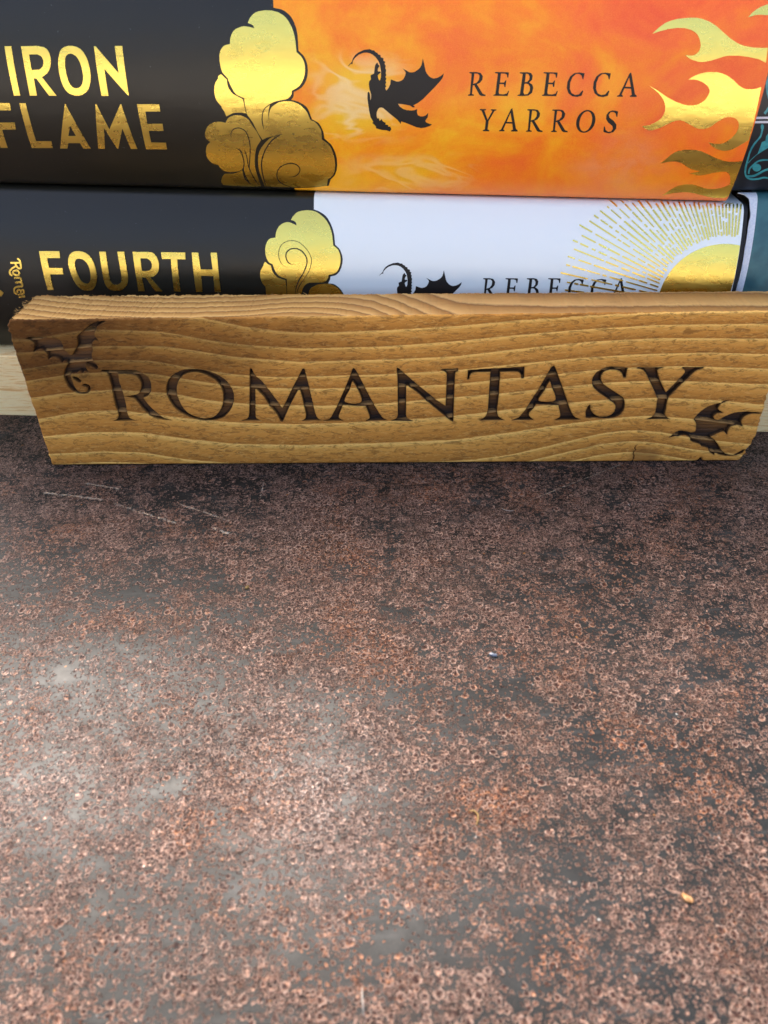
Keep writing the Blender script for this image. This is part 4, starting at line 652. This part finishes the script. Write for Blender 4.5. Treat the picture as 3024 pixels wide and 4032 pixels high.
def box(name, x0, x1, y0, y1, z0, z1, mat, parent=None, bev=0.4, seg=2):
    bm = bmesh.new()
    bmesh.ops.create_cube(bm, size=1)
    for v in bm.verts:
        v.co = ((x0 + x1) / 2 + v.co.x * (x1 - x0), (y0 + y1) / 2 + v.co.y * (y1 - y0), (z0 + z1) / 2 + v.co.z * (z1 - z0))
        v.co *= MM
    bmesh.ops.bevel(bm, geom=bm.edges[:], offset=bev * MM, segments=seg, profile=0.6, affect='EDGES')
    me = bpy.data.meshes.new(name); bm.to_mesh(me); bm.free()
    me.materials.append(mat)
    return link(bpy.data.objects.new(name, me), parent)

# ------------------------------------------------------------------ the table top
def make_table():
    xs = np.concatenate([np.linspace(-600, -140, 20), np.linspace(-138, 138, 277), np.linspace(140, 600, 20)])
    ys = np.concatenate([np.linspace(-165, -132, 12), np.linspace(-130, 40, 171), np.linspace(42, 480, 20)])
    X, Y = np.meshgrid(xs, ys)
    P = np.column_stack([X.ravel(), Y.ravel()])
    # where the sheet has rusted more or less
    rust = np.full(len(P), 0.74)
    for x, y, sx, sy, g in ((-62, -49, 18, 9, -0.42), (-95, -38, 18, 12, -0.20), (-66, -78, 18, 11, -0.30), (-48, -10, 26, 7, -0.38), (10, -83, 14, 9, -0.26), (50, -45, 22, 12, -0.16),
                            (62, -72, 16, 12, -0.20), (42, -105, 20, 12, -0.20), (15, -125, 22, 8, -0.24), (-30, -120, 20, 8, -0.10), (40, -12, 22, 8, -0.12),
                            (-20, -40, 15, 18, 0.34), (-75, -22, 14, 7, 0.30), (-18, -103, 12, 9, 0.26), (-30, -88, 12, 10, 0.16), (-10, -70, 12, 12, 0.12), (18, -35, 18, 10, 0.14), (5, -15, 26, 6, 0.16)):
        rust += g * np.exp(-((P[:, 0] - x) / sx) ** 2 - ((P[:, 1] - y) / sy) ** 2)
    # patches of raised gloss that put the sky's glare on the sheet
    glare_gloss = np.zeros(len(P))
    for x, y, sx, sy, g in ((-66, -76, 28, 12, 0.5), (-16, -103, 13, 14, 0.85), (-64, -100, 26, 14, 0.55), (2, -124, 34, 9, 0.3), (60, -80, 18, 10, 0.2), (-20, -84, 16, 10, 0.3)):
        glare_gloss += g * np.exp(-((P[:, 0] - x) / sx) ** 2 - ((P[:, 1] - y) / sy) ** 2)
    n0, n1 = len(ys), len(xs)
    idx = np.arange(n0 * n1).reshape(n0, n1)
    F = np.column_stack([idx[:-1, :-1].ravel(), idx[:-1, 1:].ravel(), idx[1:, 1:].ravel(), idx[1:, :-1].ravel()])
    V = np.column_stack([P, np.zeros(len(P))]) * MM
    o = np_mesh('table_top', V, F, M['table'], attrs={'rust': rust, 'glare_gloss': glare_gloss})
    o['kind'] = 'structure'
    # the sheet's folded rim, far outside the picture
    rim = []
    for x0, x1, y0, y1 in ((-600, 600, -168, -165.2), (-600, 600, 480.2, 483), (-603, -600.2, -168, 483), (600.2, 603, -168, 483)):
        rim.append(box('table_rim', x0, x1, y0, y1, -40, -0.3, M['table'], o, 0.3, 1))
    return o
make_table()
gv = np.array([(-40, -40, -0.74), (40, -40, -0.74), (40, 40, -0.74), (-40, 40, -0.74)])
o = np_mesh('ground', gv, np.array([[0, 1, 2, 3]]), M['bounce_ground'])  # unseen ground sheet, added to bounce warm light onto spines and foil
o['kind'] = 'structure'

# a few loose bits lying on the sheet
def fibre(label, pts, r, mat, z=0.25):
    bm = bmesh.new(); prev = None
    for i, (x, y) in enumerate(pts):
        a = pts[max(i - 1, 0)]; b = pts[min(i + 1, len(pts) - 1)]
        d = Vector((b[0] - a[0], b[1] - a[1], 0)).normalized(); s = Vector((-d.y, d.x, 0))
        q = r * (0.6 if i in (0, len(pts) - 1) else 1.0)
        c = Vector((x, y, z + 0.12 * math.sin(i * 1.3)))
        ring = [bm.verts.new((c + s * q * math.cos(k_ * math.pi / 3) + Vector((0, 0, 1)) * q * math.sin(k_ * math.pi / 3)) * MM) for k_ in range(6)]
        if prev:
            for k_ in range(6): bm.faces.new((prev[k_], prev[(k_ + 1) % 6], ring[(k_ + 1) % 6], ring[k_])).smooth = True
        else: bm.faces.new(ring[::-1])
        prev = ring
    bm.faces.new(prev)
    me = bpy.data.meshes.new('fibre'); bm.to_mesh(me); bm.free(); me.materials.append(mat)
    o = link(bpy.data.objects.new('fibre', me)); o['label'] = label; o['category'] = 'fibre'; o['group'] = 'loose bits on the table'

def flake(label, x, y, sx, sy, rot, mat, seed):
    r = random.Random(seed); bm = bmesh.new(); top, bot = [], []
    for i in range(9):
        a = i / 9 * 2 * math.pi; q = r.uniform(0.75, 1.2)
        px, py = sx * q * math.cos(a), sy * q * math.sin(a)
        X = x + px * math.cos(rot) - py * math.sin(rot); Y = y + px * math.sin(rot) + py * math.cos(rot)
        top.append(bm.verts.new((X * MM, Y * MM, r.uniform(0.35, 0.6) * MM))); bot.append(bm.verts.new((X * MM, Y * MM, 0.05 * MM)))
    c = bm.verts.new((x * MM, y * MM, 0.75 * MM))
    for i in range(9):
        j = (i + 1) % 9
        bm.faces.new((top[i], top[j], c)); bm.faces.new((bot[i], bot[j], top[j], top[i]))
    bm.faces.new(bot[::-1])
    me = bpy.data.meshes.new('flake'); bm.to_mesh(me); bm.free(); me.materials.append(mat)
    o = link(bpy.data.objects.new('flake', me)); o['label'] = label; o['category'] = 'flake'; o['group'] = 'loose bits on the table'
flake('orange rust flake lying alone near the lower right of the table', 39.8, -122.3, 0.85, 0.5, -0.9, M['rust_flake'], 5)
flake('small pale blue grey flake lying on the table below the middle of the sign', 17.5, -72.5, 0.9, 0.4, -0.3, M['pale_flake'], 8)
flake('small cream crumb lying on the dark steel left of the middle of the table', -34.9, -50.2, 0.55, 0.3, 0.8, M['straw'], 9)
fibre('yellow bent straw fibre lying on the rusty table', [(9.0, -106.9), (9.8, -107.0), (10.35, -107.6), (10.3, -108.5), (9.9, -109.5)], 0.14, M['straw'])
fibre('pale curved fibre lying on the table in front of the sign', [(26.0, -22.6), (26.6, -23.3), (27.4, -23.8), (28.3, -23.75), (29.0, -23.5)], 0.09, M['pale_fluff'])
fibre('pale straight fibre lying at the bottom edge of the photo', [(-8.5, -133.3), (-8.4, -134.8), (-8.25, -136.8)], 0.11, M['pale_fluff'])

# ------------------------------------------------------------------ the engraved sign
def signed(P, lps):
    """signed distance in mm of points to a shape (negative inside, even-odd)"""
    ins = np.zeros(len(P), bool); dist = np.full(len(P), 1e9)
    for L in lps:
        A = L; B = np.roll(L, -1, axis=0)
        for a, b in zip(A, B):
            dd = b - a; ll = dd @ dd
            if ll < 1e-12: continue
            t = np.clip(((P - a) @ dd) / ll, 0, 1)
            q = P - (a + t[:, None] * dd)
            dist = np.minimum(dist, np.einsum('ij,ij->i', q, q))
            c = (a[1] > P[:, 1]) != (b[1] > P[:, 1])
            xi = a[0] + (P[:, 1] - a[1]) / (dd[1] if abs(dd[1]) > 1e-12 else 1e-12) * dd[0]
            ins ^= c & (P[:, 0] < xi)
    dist = np.sqrt(dist)
    return np.where(ins, -dist, dist)

def vnoise(x, seed, n=4096):
    r = np.random.default_rng(seed).uniform(-1, 1, n)
    i = np.floor(x).astype(int); f = x - i; f = f * f * (3 - 2 * f)
    return r[i % n] * (1 - f) + r[(i + 1) % n] * f

def sign_rings(U_, Z_):
    us = U_[0]
    lines = []
    for r in RINGS:
        r = np.array(r, float).reshape(-1, 2) / 100
        line = np.interp(us, r[:, 0], r[:, 1])
        ker = np.hanning(61); ker /= ker.sum()                      # 9 mm: rings bend, they do not break
        lines.append(np.convolve(np.pad(line, 30, 'edge'), ker, 'valid'))
    # the uppermost ring runs out of the top edge at both ends
    lines[0] = np.where(us < -46, lines[0] + (-46 - us) * 0.22, lines[0])
    lines = np.array(lines)
    T = np.zeros_like(U_)
    for j in range(len(us)):
        z = lines[:, j]
        zz = np.concatenate([[z[0] + 25], z, [z[-1] - 25]])
        tt = np.concatenate([[-25 / 4.6], np.arange(len(z)), [len(z) - 1 + 25 / 3.4]])
        T[:, j] = np.interp(-Z_[:, j], -zz, tt)
    return T

def make_sign():
    root = thing('wooden_sign', 'stained pine block engraved ROMANTASY with a dragon at each end, standing on the rusty table', 'sign', (0, 0, 0), math.radians(-2.159))
    uL, uR, H = -96.63, 96.12, 42.9
    nx, nz = 1341, 300
    us = np.linspace(uL, uR, nx); zs = np.linspace(0.02, H, nz)
    U_, Z_ = np.meshgrid(us, zs)
    ring = sign_rings(U_, Z_)
    fr = (ring + 50) % 1.0
    P = np.column_stack([U_.ravel(), Z_.ravel()])
    sd = np.full(len(P), 5.0); lab = np.full(len(P), -1)
    names = ['sg_DL', 'sg_R', 'sg_O', 'sg_M', 'sg_A1', 'sg_N', 'sg_T', 'sg_A2', 'sg_S', 'sg_Y', 'sg_DR']
    for i, nm in enumerate(names):
        for lps in loops(nm):
            al = np.vstack(lps); lo = al.min(0) - 1.6; hi = al.max(0) + 1.6
            k = np.where((P[:, 0] > lo[0]) & (P[:, 0] < hi[0]) & (P[:, 1] > lo[1]) & (P[:, 1] < hi[1]))[0]
            d = signed(P[k], lps)
            b = d < sd[k]
            sd[k[b]] = d[b]; lab[k[b]] = i
    depth = np.clip(0.5 - sd / 0.22, 0, 1); depth = depth * depth * (3 - 2 * depth)
    # hard late-wood rings resist the burning and stand proud inside the cuts
    f = fr.ravel()
    ridge = np.clip(1 - np.abs((f + 0.02) % 1.0 - 0.07) / 0.10, 0, 1); ridge = ridge * ridge * (3 - 2 * ridge)
    cut = depth * (1.8 - 1.4 * ridge) * (0.9 + 0.12 * vnoise(P[:, 1] * 5, 4))
    relief = 0.05 * ridge
    # rough sawn ends, a chipped upper left corner, rounded lower right one
    z = Z_.ravel()
    dl = 0.13 * vnoise(z * 0.9 + 3, 7) + 0.05 * vnoise(z * 3.1, 8) + np.where(z > 37.5, 0.22 * vnoise(z * 2.2, 9) + 0.15, 0)
    dl = dl + 1.1 * np.clip((z - 41.2) / 1.7, 0, 1) ** 2
    dr = 0.20 * vnoise(z * 1.1 + 9, 17) + 0.12 * vnoise(z * 3.3, 18)
    dr = dr + 2.6 * np.clip((9.0 - z) / 9.0, 0, 1) ** 1.6 + 1.5 * np.clip((1.6 - z) / 1.6, 0, 1) ** 2
    u = U_.ravel()
    x = u + dl * np.clip(1 - (u - uL) / 5, 0, 1) ** 2 - dr * np.clip(1 - (uR - u) / 5, 0, 1) ** 2
    ed = np.minimum(np.minimum(u - uL, uR - u), np.minimum(z - 0.02, H - z))
    y = cut - relief + 0.55 * np.clip(1 - (z - 0.02) / 0.8, 0, 1) ** 2 + 0.30 * np.clip(1 - ed / 0.5, 0, 1) ** 2
    # knot crack and notch near the lower right
    ck = np.abs(u - (65.0 + 0.25 * vnoise(z * 2, 31) - z * 0.03)) / (0.16 + 0.05 * np.clip(5.0 - z, 0, 5) * 0.3)
    y = y + np.where(z < 5.6, 0.8 * np.clip(1 - ck, 0, 1), 0)
    crackmask = np.where(z < 5.6, np.clip(1.3 - ck, 0, 1), 0)
    nt = np.exp(-((u - 83.2) / 0.55) ** 2) * np.clip(1 - z / 2.6, 0, 1)
    zz = z + 1.3 * nt
    topw = 0.10 * vnoise(u * 0.5, 41) + 0.07 * vnoise(u * 2.3, 42) + np.where(u < -60, 0.10 * vnoise(u * 3.7, 44), 0)
    zz = zz + topw * np.clip((z - 38) / 5, 0, 1)
    burn = np.exp(-np.clip(sd, 0, 9) / 0.34) * (sd > 0) * (0.30 + 0.65 * np.clip((u + 60) / 110, 0, 1)) + crackmask
    burn = burn * (sd > -0.02) + crackmask * 0.6
    stain = np.clip(1.05 - (u + 96) / 105, 0, 1) * np.clip((z - 8) / 24, 0, 1) * 1.05
    V = np.column_stack([x, y, zz]) * MM
    idx = np.arange(nx * nz).reshape(nz, nx)
    F = np.column_stack([idx[:-1, :-1].ravel(), idx[:-1, 1:].ravel(), idx[1:, 1:].ravel(), idx[1:, :-1].ravel()])
    fl = lab[F[:, 0]]; fs = sd[F].mean(axis=1)
    fl = np.where(fs < 0.05, lab[F[np.arange(len(F)), np.argmin(sd[F], axis=1)]], -1)
    att = {'ring': ring.ravel(), 'burn': burn, 'depth': depth, 'stain': stain, 'scorch': np.where(sd < 0, np.exp(-np.abs(sd) / 0.24), 1.0)}
    def part(name, sel):
        Fs = F[sel]; ids, inv = np.unique(Fs, return_inverse=True)
        return np_mesh(name, V[ids], inv.reshape(-1, 4), M['sign'], root, attrs={k: a[ids] for k, a in att.items()})
    part('front_face', fl == -1)
    letters = {'sg_DL': 'engraved_dragon', 'sg_DR': 'engraved_dragon'}
    what = {'sg_DL': 'burnt flying dragon with curled tail, upper left corner', 'sg_DR': 'burnt diving dragon, lower right corner'}
    for i, nm in enumerate(names):
        o = part(letters.get(nm, 'engraved_letter'), fl == i)
        o['label'] = what.get(nm, 'burnt letter ' + nm[3:4])
    # top, ends, back and bottom of the block, sharing the rim of the front face
    ny = 46
    rim_top = V[idx[-1, :]] / MM
    yb = 16.3 - 3.3 * (rim_top[:, 0] - uL) / (uR - uL)
    t = np.linspace(0, 1, ny)[:, None]
    TX = np.repeat(rim_top[None, :, 0], ny, 0); TY = rim_top[None, :, 1] * (1 - t) + yb[None, :] * t
    TZ = np.repeat(rim_top[None, :, 2], ny, 0).copy()
    rag = np.where(rim_top[:, 0] < -40, 1.0, 0.25)[None, :]
    TZ += t * (0.12 * vnoise(TX * 1.3 + TY * 0.4, 51) + 0.10 * vnoise(TX * 4 + TY * 3.1, 52)) * rag
    TY += t ** 3 * (0.25 * vnoise(TX * 0.9, 53) + 0.22 * vnoise(TX * 3.3, 54)) * rag
    # splintery left end of the top face
    near = np.clip(1 - (TX - uL) / 4.5, 0, 1) ** 2
    TX = TX + near * (0.45 * vnoise(TY * 0.9, 55) + 0.16 * vnoise(TY * 3.3, 56) + 0.3)
    TZ = TZ - near * np.abs(0.5 * vnoise(TY * 2.7 + 5, 57))
    R1 = (TY - 17) * 0.30 - np.minimum(((TX + 52) / 26) ** 2, 3.2) * 0.80
    R2 = (TY + 0.10 * (TX - 10)) * 0.11 + 0.2 * np.sin(TX * 0.05)
    bl = np.clip((TX + 30) / 50, 0, 1); bl = bl * bl * (3 - 2 * bl)
    RG = R1 * (1 - bl) + R2 * bl
    id2 = np.arange(ny * nx).reshape(ny, nx)
    F2 = np.column_stack([id2[:-1, :-1].ravel(), id2[:-1, 1:].ravel(), id2[1:, 1:].ravel(), id2[1:, :-1].ravel()])
    np_mesh('top_face', np.column_stack([TX.ravel(), TY.ravel(), TZ.ravel()]) * MM, F2, M['sign_top'], root, attrs={'ring': RG.ravel()})
    VV, FF, rr = [], [], []
    def strip(A, B):
        n = len(A); o = len(VV)
        VV.extend(A.tolist()); VV.extend(B.tolist()); rr.extend([0.4] * (2 * n))
        for i in range(n - 1): FF.append((o + i, o + i + 1, o + n + i + 1, o + n + i))
    tb = np.column_stack([TX[-1], TY[-1], TZ[-1]])
    bot = V[idx[0, :]] / MM
    bb = tb.copy(); bb[:, 2] = bot[:, 2]
    strip(tb, bb)
    strip(bot[::-1], bb[::-1])
    for e, bx in ((0, 0), (-1, -1)):
        edge = V[idx[:, e]] / MM
        back = edge.copy(); back[:, 1] = np.interp(edge[:, 2], [0, H], [bb[bx, 1], tb[bx, 1]])
        mid_ = []
        n = len(edge); m = 12; o = len(VV)
        for q in range(m + 1):
            s = q / m; row = edge * (1 - s) + back * s
            if e == 0: row[:, 0] += (q > 0) * (0.35 * vnoise(row[:, 2] * 0.9 + q * 1.7, 61) + 0.2 * vnoise(row[:, 2] * 3 + q, 62))
            VV.extend(row.tolist()); rr.extend([0.4] * n)
        for q in range(m):
            for i in range(n - 1): FF.append((o + q * n + i, o + q * n + i + 1, o + (q + 1) * n + i + 1, o + (q + 1) * n + i))
    o = np_mesh('block_sides', np.array(VV) * MM, FF, M['sign_top'], root, attrs={'ring': np.array(rr)})
    # loose fibres left by the saw on the upper left edge
    bm = bmesh.new()
    r = random.Random(3)
    for i in range(30):
        if i < 18:
            p = Vector((uL + r.uniform(-0.1, 1.6), r.uniform(0.5, 15.5), H - r.uniform(-0.1, 0.4)))
            d = Vector((r.uniform(-1, -0.1), r.uniform(-0.6, 0.6), r.uniform(-0.2, 0.5)))
        else:
            x = r.uniform(uL + 2, -15) if i < 38 else r.uniform(-15, 60)
            p = Vector((x, 16.3 - 3.3 * (x - uL) / (uR - uL) + r.uniform(-0.2, 0.2), H))
            d = Vector((r.uniform(-1, 1), r.uniform(-0.3, 0.6), r.uniform(0.1, 0.8)))
        d.normalize(); L = r.uniform(0.4, 1.3); w = r.uniform(0.04, 0.08)
        s = d.cross(Vector((0, 1, 0.3))).normalized() * w
        q = s.cross(d).normalized() * w
        ring0 = [bm.verts.new((p + a) * MM) for a in (s, q, -s, -q)]
        m1 = p + d * L * 0.5 + Vector((0, 0, r.uniform(-0.1, 0.15)))
        ring1 = [bm.verts.new((m1 + a * 0.8) * MM) for a in (s, q, -s, -q)]
        tip = bm.verts.new((p + d * L + Vector((r.uniform(-0.2, 0.2), 0, r.uniform(-0.1, 0.25)))) * MM)
        for a in range(4):
            b = (a + 1) % 4
            bm.faces.new((ring0[a], ring0[b], ring1[b], ring1[a])); bm.faces.new((ring1[a], ring1[b], tip))
    me = bpy.data.meshes.new('splinters'); bm.to_mesh(me); bm.free(); me.materials.append(M['sign_top'])
    at = me.attributes.new('ring', 'FLOAT', 'POINT'); at.data.foreach_set('value', np.full(len(me.vertices), 0.3, np.float32))
    o = link(bpy.data.objects.new('splinters', me), root); o['kind'] = 'stuff'
make_sign()

# ------------------------------------------------------------------ board and books share one direction
YAW = math.radians(-5.6)
ORI = (0.09760028 * 0.0220158, 0.9952257 * 0.0220158, 0.0)

def make_board():
    root = thing('pine_board', 'pale raw pine board lying on the rusty table under the stacked books', 'board', ORI, YAW)
    o = box('plank', -178, 345, 0, 172, 0.0, 20.2, M['board'], root, 0.45, 3)
make_board()

ARC, RS = math.radians(30), 3.2
class Spine:
    """rounded hardback spine: phi is the angle of its normal above the horizontal"""
    def __init__(s, w0, zb0, zbk, T0, Tk): s.w0, s.zb0, s.zbk, s.T0, s.Tk = w0, zb0, zbk, T0, Tk
    def T(s, u): return s.T0 + s.Tk * u
    def zb(s, u): return s.zb0 + s.zbk * u
    def P(s, u, phi, off=0.0):
        T = s.T(u)
        R = (T / 2 - RS * (1 - math.sin(ARC))) / math.sin(ARC)
        a = np.clip(phi, -ARC, ARC); e = np.abs(phi) > ARC
        z = R * np.sin(a) + np.where(e, np.sign(phi) * RS * (np.sin(np.abs(phi)) - math.sin(ARC)), 0)
        w = R * (1 - np.cos(a)) + np.where(e, RS * (math.cos(ARC) - np.cos(phi)), 0)
        return np.stack([u + 0 * phi, s.w0 + w - off * np.cos(phi), s.zb(u) + T / 2 + z + off * np.sin(phi)], -1)
    def phi(s, v):
        R = (s.T0 / 2 - RS * (1 - math.sin(ARC))) / math.sin(ARC)
        return np.where(np.abs(v) <= R * ARC, v / R, np.sign(v) * (ARC + (np.abs(v) - R * ARC) / RS))
    def vmax(s):
        R = (s.T0 / 2 - RS * (1 - math.sin(ARC))) / math.sin(ARC)
        return R * ARC + RS * (math.pi / 2 - ARC)

def shell(name, S, us, depth, thick, off, mats, parent, split=None, ph0=-90, ph1=90):
    """wrap-around sheet (jacket or case): spine, shoulders and both boards, with real thickness.
    us may be a list of u values; split = u where the second material starts"""
    ph = np.radians(np.concatenate([np.linspace(ph0, -30, 15), np.linspace(-27, 27, 37), np.linspace(30, ph1, 15)]))
    us = np.array(us, float)
    def sheet(o_):
        rows = []
        for u in us:
            prof = S.P(np.full(len(ph), u), ph, o_)
            if depth > 0:
                w_end = S.w0 + depth
                ws = np.array([w_end, w_end * 0.5, 12.0])
                lo = np.stack([np.full(3, u), ws, np.full(3, S.zb(u) - o_)], -1)
                hi = np.stack([np.full(3, u), ws[::-1], np.full(3, S.zb(u) + S.T(u) + o_)], -1)
                prof = np.vstack([lo, prof, hi])
            rows.append(prof)
        return np.array(rows)
    A, B = sheet(off), sheet(off - thick)
    n0, n1 = A.shape[:2]
    V = np.vstack([A.reshape(-1, 3), B.reshape(-1, 3)])
    ia = np.arange(n0 * n1).reshape(n0, n1); ib = ia + n0 * n1
    F, mi = [], []
    for i in range(n0 - 1):
        m = 1 if (split is not None and (us[i] + us[i + 1]) / 2 > split) else 0
        for j in range(n1 - 1):
            F.append((ia[i, j], ia[i + 1, j], ia[i + 1, j + 1], ia[i, j + 1])); mi.append(m)
            F.append((ib[i, j], ib[i, j + 1], ib[i + 1, j + 1], ib[i + 1, j])); mi.append(m)
    ends = [(0, 0), (n0 - 1, 1 if split is not None else 0)]
    nv = len(V)
    # rims get their own vertices so that the folded edge stays crisp
    for i, m in ends:
        V = np.vstack([V, A[i], B[i]]); o_ = nv; nv = len(V)
        for j in range(n1 - 1):
            q = (o_ + j, o_ + j + 1, o_ + n1 + j + 1, o_ + n1 + j)
            F.append(q if i == 0 else q[::-1]); mi.append(m)
    F = np.array(F)
    return np_mesh(name, V * MM, F, mats, parent, mat_idx=mi)

def decal(name, S, shapes, off, mat, parent, wall=True, cut=0.7, base=0.0, clip_u=None):
    """printed or embossed shapes laid on the curved spine: cut into thin strips so that they follow the curve"""
    bm = bmesh.new()
    for lps in shapes:
        pts = [[Vector((x, y, 0)) for x, y in L] for L in lps]
        tris = tessellate_polygon(pts)
        flat = [p for L in pts for p in L]
        vs = [bm.verts.new(p) for p in flat]
        for t in tris:
            try: bm.faces.new([vs[i] for i in t])
            except ValueError: pass
    vy = [v.co.y for v in bm.verts]
    y = math.floor(min(vy) / cut) * cut
    while y < max(vy):
        bmesh.ops.bisect_plane(bm, geom=bm.verts[:] + bm.edges[:] + bm.faces[:], plane_co=(0, y, 0), plane_no=(0, 1, 0), dist=1e-5)
        y += cut
    if clip_u is not None:
        bmesh.ops.bisect_plane(bm, geom=bm.verts[:] + bm.edges[:] + bm.faces[:], plane_co=(clip_u, 0, 0), plane_no=(1, 0, 0), dist=1e-5, clear_outer=True)
    vm = S.vmax() - 0.02
    for f in bm.faces:
        if f.normal.z > 0: f.normal_flip()
        f.smooth = True
    bd = [e for e in bm.edges if len(e.link_faces) == 1]
    if wall:
        uv = {v: (v.co.x, v.co.y) for v in bm.verts}
        r = bmesh.ops.extrude_edge_only(bm, edges=bd)
        low = [g for g in r['geom'] if isinstance(g, bmesh.types.BMVert)]
        for e in bd: e.smooth = False
        lows = set(low)
    else: lows = set()
    co = np.array([[v.co.x, v.co.y] for v in bm.verts])
    of = np.array([base if v in lows else off for v in bm.verts])
    ph = S.phi(np.clip(co[:, 1], -vm, vm))
    Pn = np.array([S.P(np.array(u), np.array(p), o) for u, p, o in zip(co[:, 0], ph, of)])
    for v, p in zip(bm.verts, Pn): v.co = p * MM
    me = bpy.data.meshes.new(name); bm.to_mesh(me); bm.free()
    me.materials.append(mat)
    return link(bpy.data.objects.new(name, me), parent)

def letters_of(text, name, key, S, off, mat, parent, wall=True):
    for ch, lps in zip(text, loops(key)):
        o = decal(name, S, [lps], off, mat, parent, wall)
        o['label'] = 'letter ' + ch

def innards(root, S, u0, u1, page_mat, lip, case_mat, depth):
    """cloth case (boards and spine) under the jacket, page block inside it"""
    case = shell('cover_case', S, [u0 - lip, (u0 + u1) / 2, u1 + lip], depth - 1.0, 2.6, -0.36, [case_mat], root)
    zb, zt = max(S.zb(u0), S.zb(u1)), min(S.zb(u0) + S.T(u0), S.zb(u1) + S.T(u1))
    box('page_block', u0 + 3, u1 - 3, S.w0 + 11, S.w0 + depth - 5, zb + 3.2, zt - 3.2, page_mat, root, 0.3, 1)

FWS = Spine(0.0, 20.3, 0.0, 43.4, -0.0255)
IFS = Spine(-1.0, 64.0, -0.0255, 56.0, 0.0)
TLS = Spine(3.0, 20.3, 0.0, 43.0, 0.0)
BKS = Spine(3.0, 63.6, 0.0, 52.0, 0.0)

def make_lower_book():
    root = thing('hardback_book', 'black and white hardback with gold sun rays, lying on the pine board behind the sign', 'book', ORI, YAW, 'books stacked behind the sign')
    S = FWS
    j = shell('dust_jacket', S, [-152, -60, -22.6, 30, 70, 80, 84, 86.2], 148, 0.28, 0.0, [M['black'], M['white']], root, split=-22.6)
    innards(root, S, -152, 86.2, M['pages_black'], 1.1, M['case'], 148)
    o = decal('cloud_outline', S, loops('fw_cloud_black'), 0.04, M['black'], j, wall=False)
    o = decal('gold_cloud', S, loops('fw_cloud_gold'), 0.16, M['gold'], j)
    decal('cloud_line', S, loops('fw_cloud_line'), 0.20, M['ink'], j, wall=False)
    letters_of('FOURTH', 'gold_letter', 'fw_title', S, 0.22, M['gold'], j)
    letters_of('REBECCA', 'printed_letter', 'fw_author', S, 0.05, M['ink'], j, wall=False)
    decal('gold_badge', S, loops('fw_badge'), 0.14, M['gold'], j)
    decal('gold_chevron', S, loops('fw_chevron'), 0.14, M['gold'], j)
    decal('printed_dragon', S, loops('fw_dragon'), 0.04, M['ink'], j, wall=False)
    decal('gold_sun', S, loops('fw_sun'), 0.12, M['gold'], j, clip_u=86.1)
    o = decal('sun_rays', S, loops('fw_ray'), 0.11, M['gold'], j, clip_u=86.1)
    o['kind'] = 'stuff'
make_lower_book()

def make_upper_book():
    root = thing('hardback_book', 'thick black and orange hardback with gold flames, on top of the black and white one', 'book', ORI, YAW, 'books stacked behind the sign')
    S = IFS
    j = shell('dust_jacket', S, [-155, -60, -27.7, 0, 30, 60, 74, 79, 81.9], 150, 0.28, 0.0, [M['black'], M['orange']], root, split=-27.7)
    innards(root, S, -155, 81.9, M['paper'], -0.5, M['case'], 150)
    decal('cloud_outline', S, loops('if_cloud_black'), 0.04, M['black'], j, wall=False)
    decal('gold_cloud', S, loops('if_cloud_gold'), 0.08, M['gold'], j)
    decal('cloud_line', S, loops('if_cloud_line'), 0.12, M['ink'], j, wall=False)
    letters_of('IRONFLAME', 'gold_letter', 'if_title', S, 0.08, M['gold'], j)
    letters_of('REBECCAYARROS', 'printed_letter', 'if_author', S, 0.04, M['ink'], j, wall=False)
    decal('printed_dragon', S, loops('if_dragon'), 0.04, M['ink'], j, wall=False)
    for lps in loops('if_flame'):
        decal('gold_flame', S, [lps], 0.09, M['gold'], j, clip_u=81.85)
make_upper_book()

def make_right_books():
    root = thing('hardback_book', 'teal book with a white strip along its worn spine edge, beside the white book', 'book', ORI, YAW, 'books in the right hand stack')
    S = TLS
    j = shell('dust_jacket', S, [89.9, 91, 100, 140, 200, 325], 146, 0.28, 0.0, [M['teal']], root)
    innards(root, S, 91.0, 325, M['paper'], 0.0, M['case'], 146)
    # bare paper strip: outer edge ragged, widening over the top shoulder
    ph = np.radians(np.concatenate([np.linspace(-88, 30, 90), np.linspace(32, 89, 30)]))
    base_u = np.interp(np.degrees(ph), [-88, -2, 25, 30, 45, 70, 89], [88.5, 88.4, 88.35, 88.1, 87.9, 86.9, 85.6])
    jag = 0.08 * vnoise(np.degrees(ph) * 0.35, 71) + 0.04 * vnoise(np.degrees(ph) * 1.7, 72)
    jag = jag + 0.4 * np.exp(-((np.degrees(ph) - 25.5) / 1.6) ** 2)
    A = S.P(base_u + jag, ph, 0.02); B = S.P(np.full(len(ph), 90.02), ph, 0.05)
    A2 = S.P(base_u + jag + 0.05, ph, -0.25); B2 = S.P(np.full(len(ph), 90.02), ph, -0.25)
    n = len(ph); V = np.vstack([A, B, A2, B2]); F = []
    for i in range(n - 1):
        F += [(i, n + i, n + i + 1, i + 1), (2 * n + i, i, i + 1, 2 * n + i + 1), (n + i, 3 * n + i, 3 * n + i + 1, n + i + 1)]
    np_mesh('torn_edge', V * MM, F, M['torn'], root, smooth=False)
    root = thing('hardback_book', 'black book with turquoise scrollwork and two white lines, on top of the teal book', 'book', ORI, YAW, 'books in the right hand stack')
    S = BKS
    j = shell('dust_jacket', S, [82.75, 90, 140, 325], 146, 0.28, 0.0, [M['midnight']], root)
    innards(root, S, 82.75, 325, M['paper'], -0.5, M['case'], 146)
    decal('turquoise_scroll', S, loops('bk_scroll'), 0.05, M['turquoise'], j, wall=False)
    for lps in loops('bk_line'): decal('white_stripe', S, [lps], 0.05, M['white_line'], j, wall=False)
make_right_books()
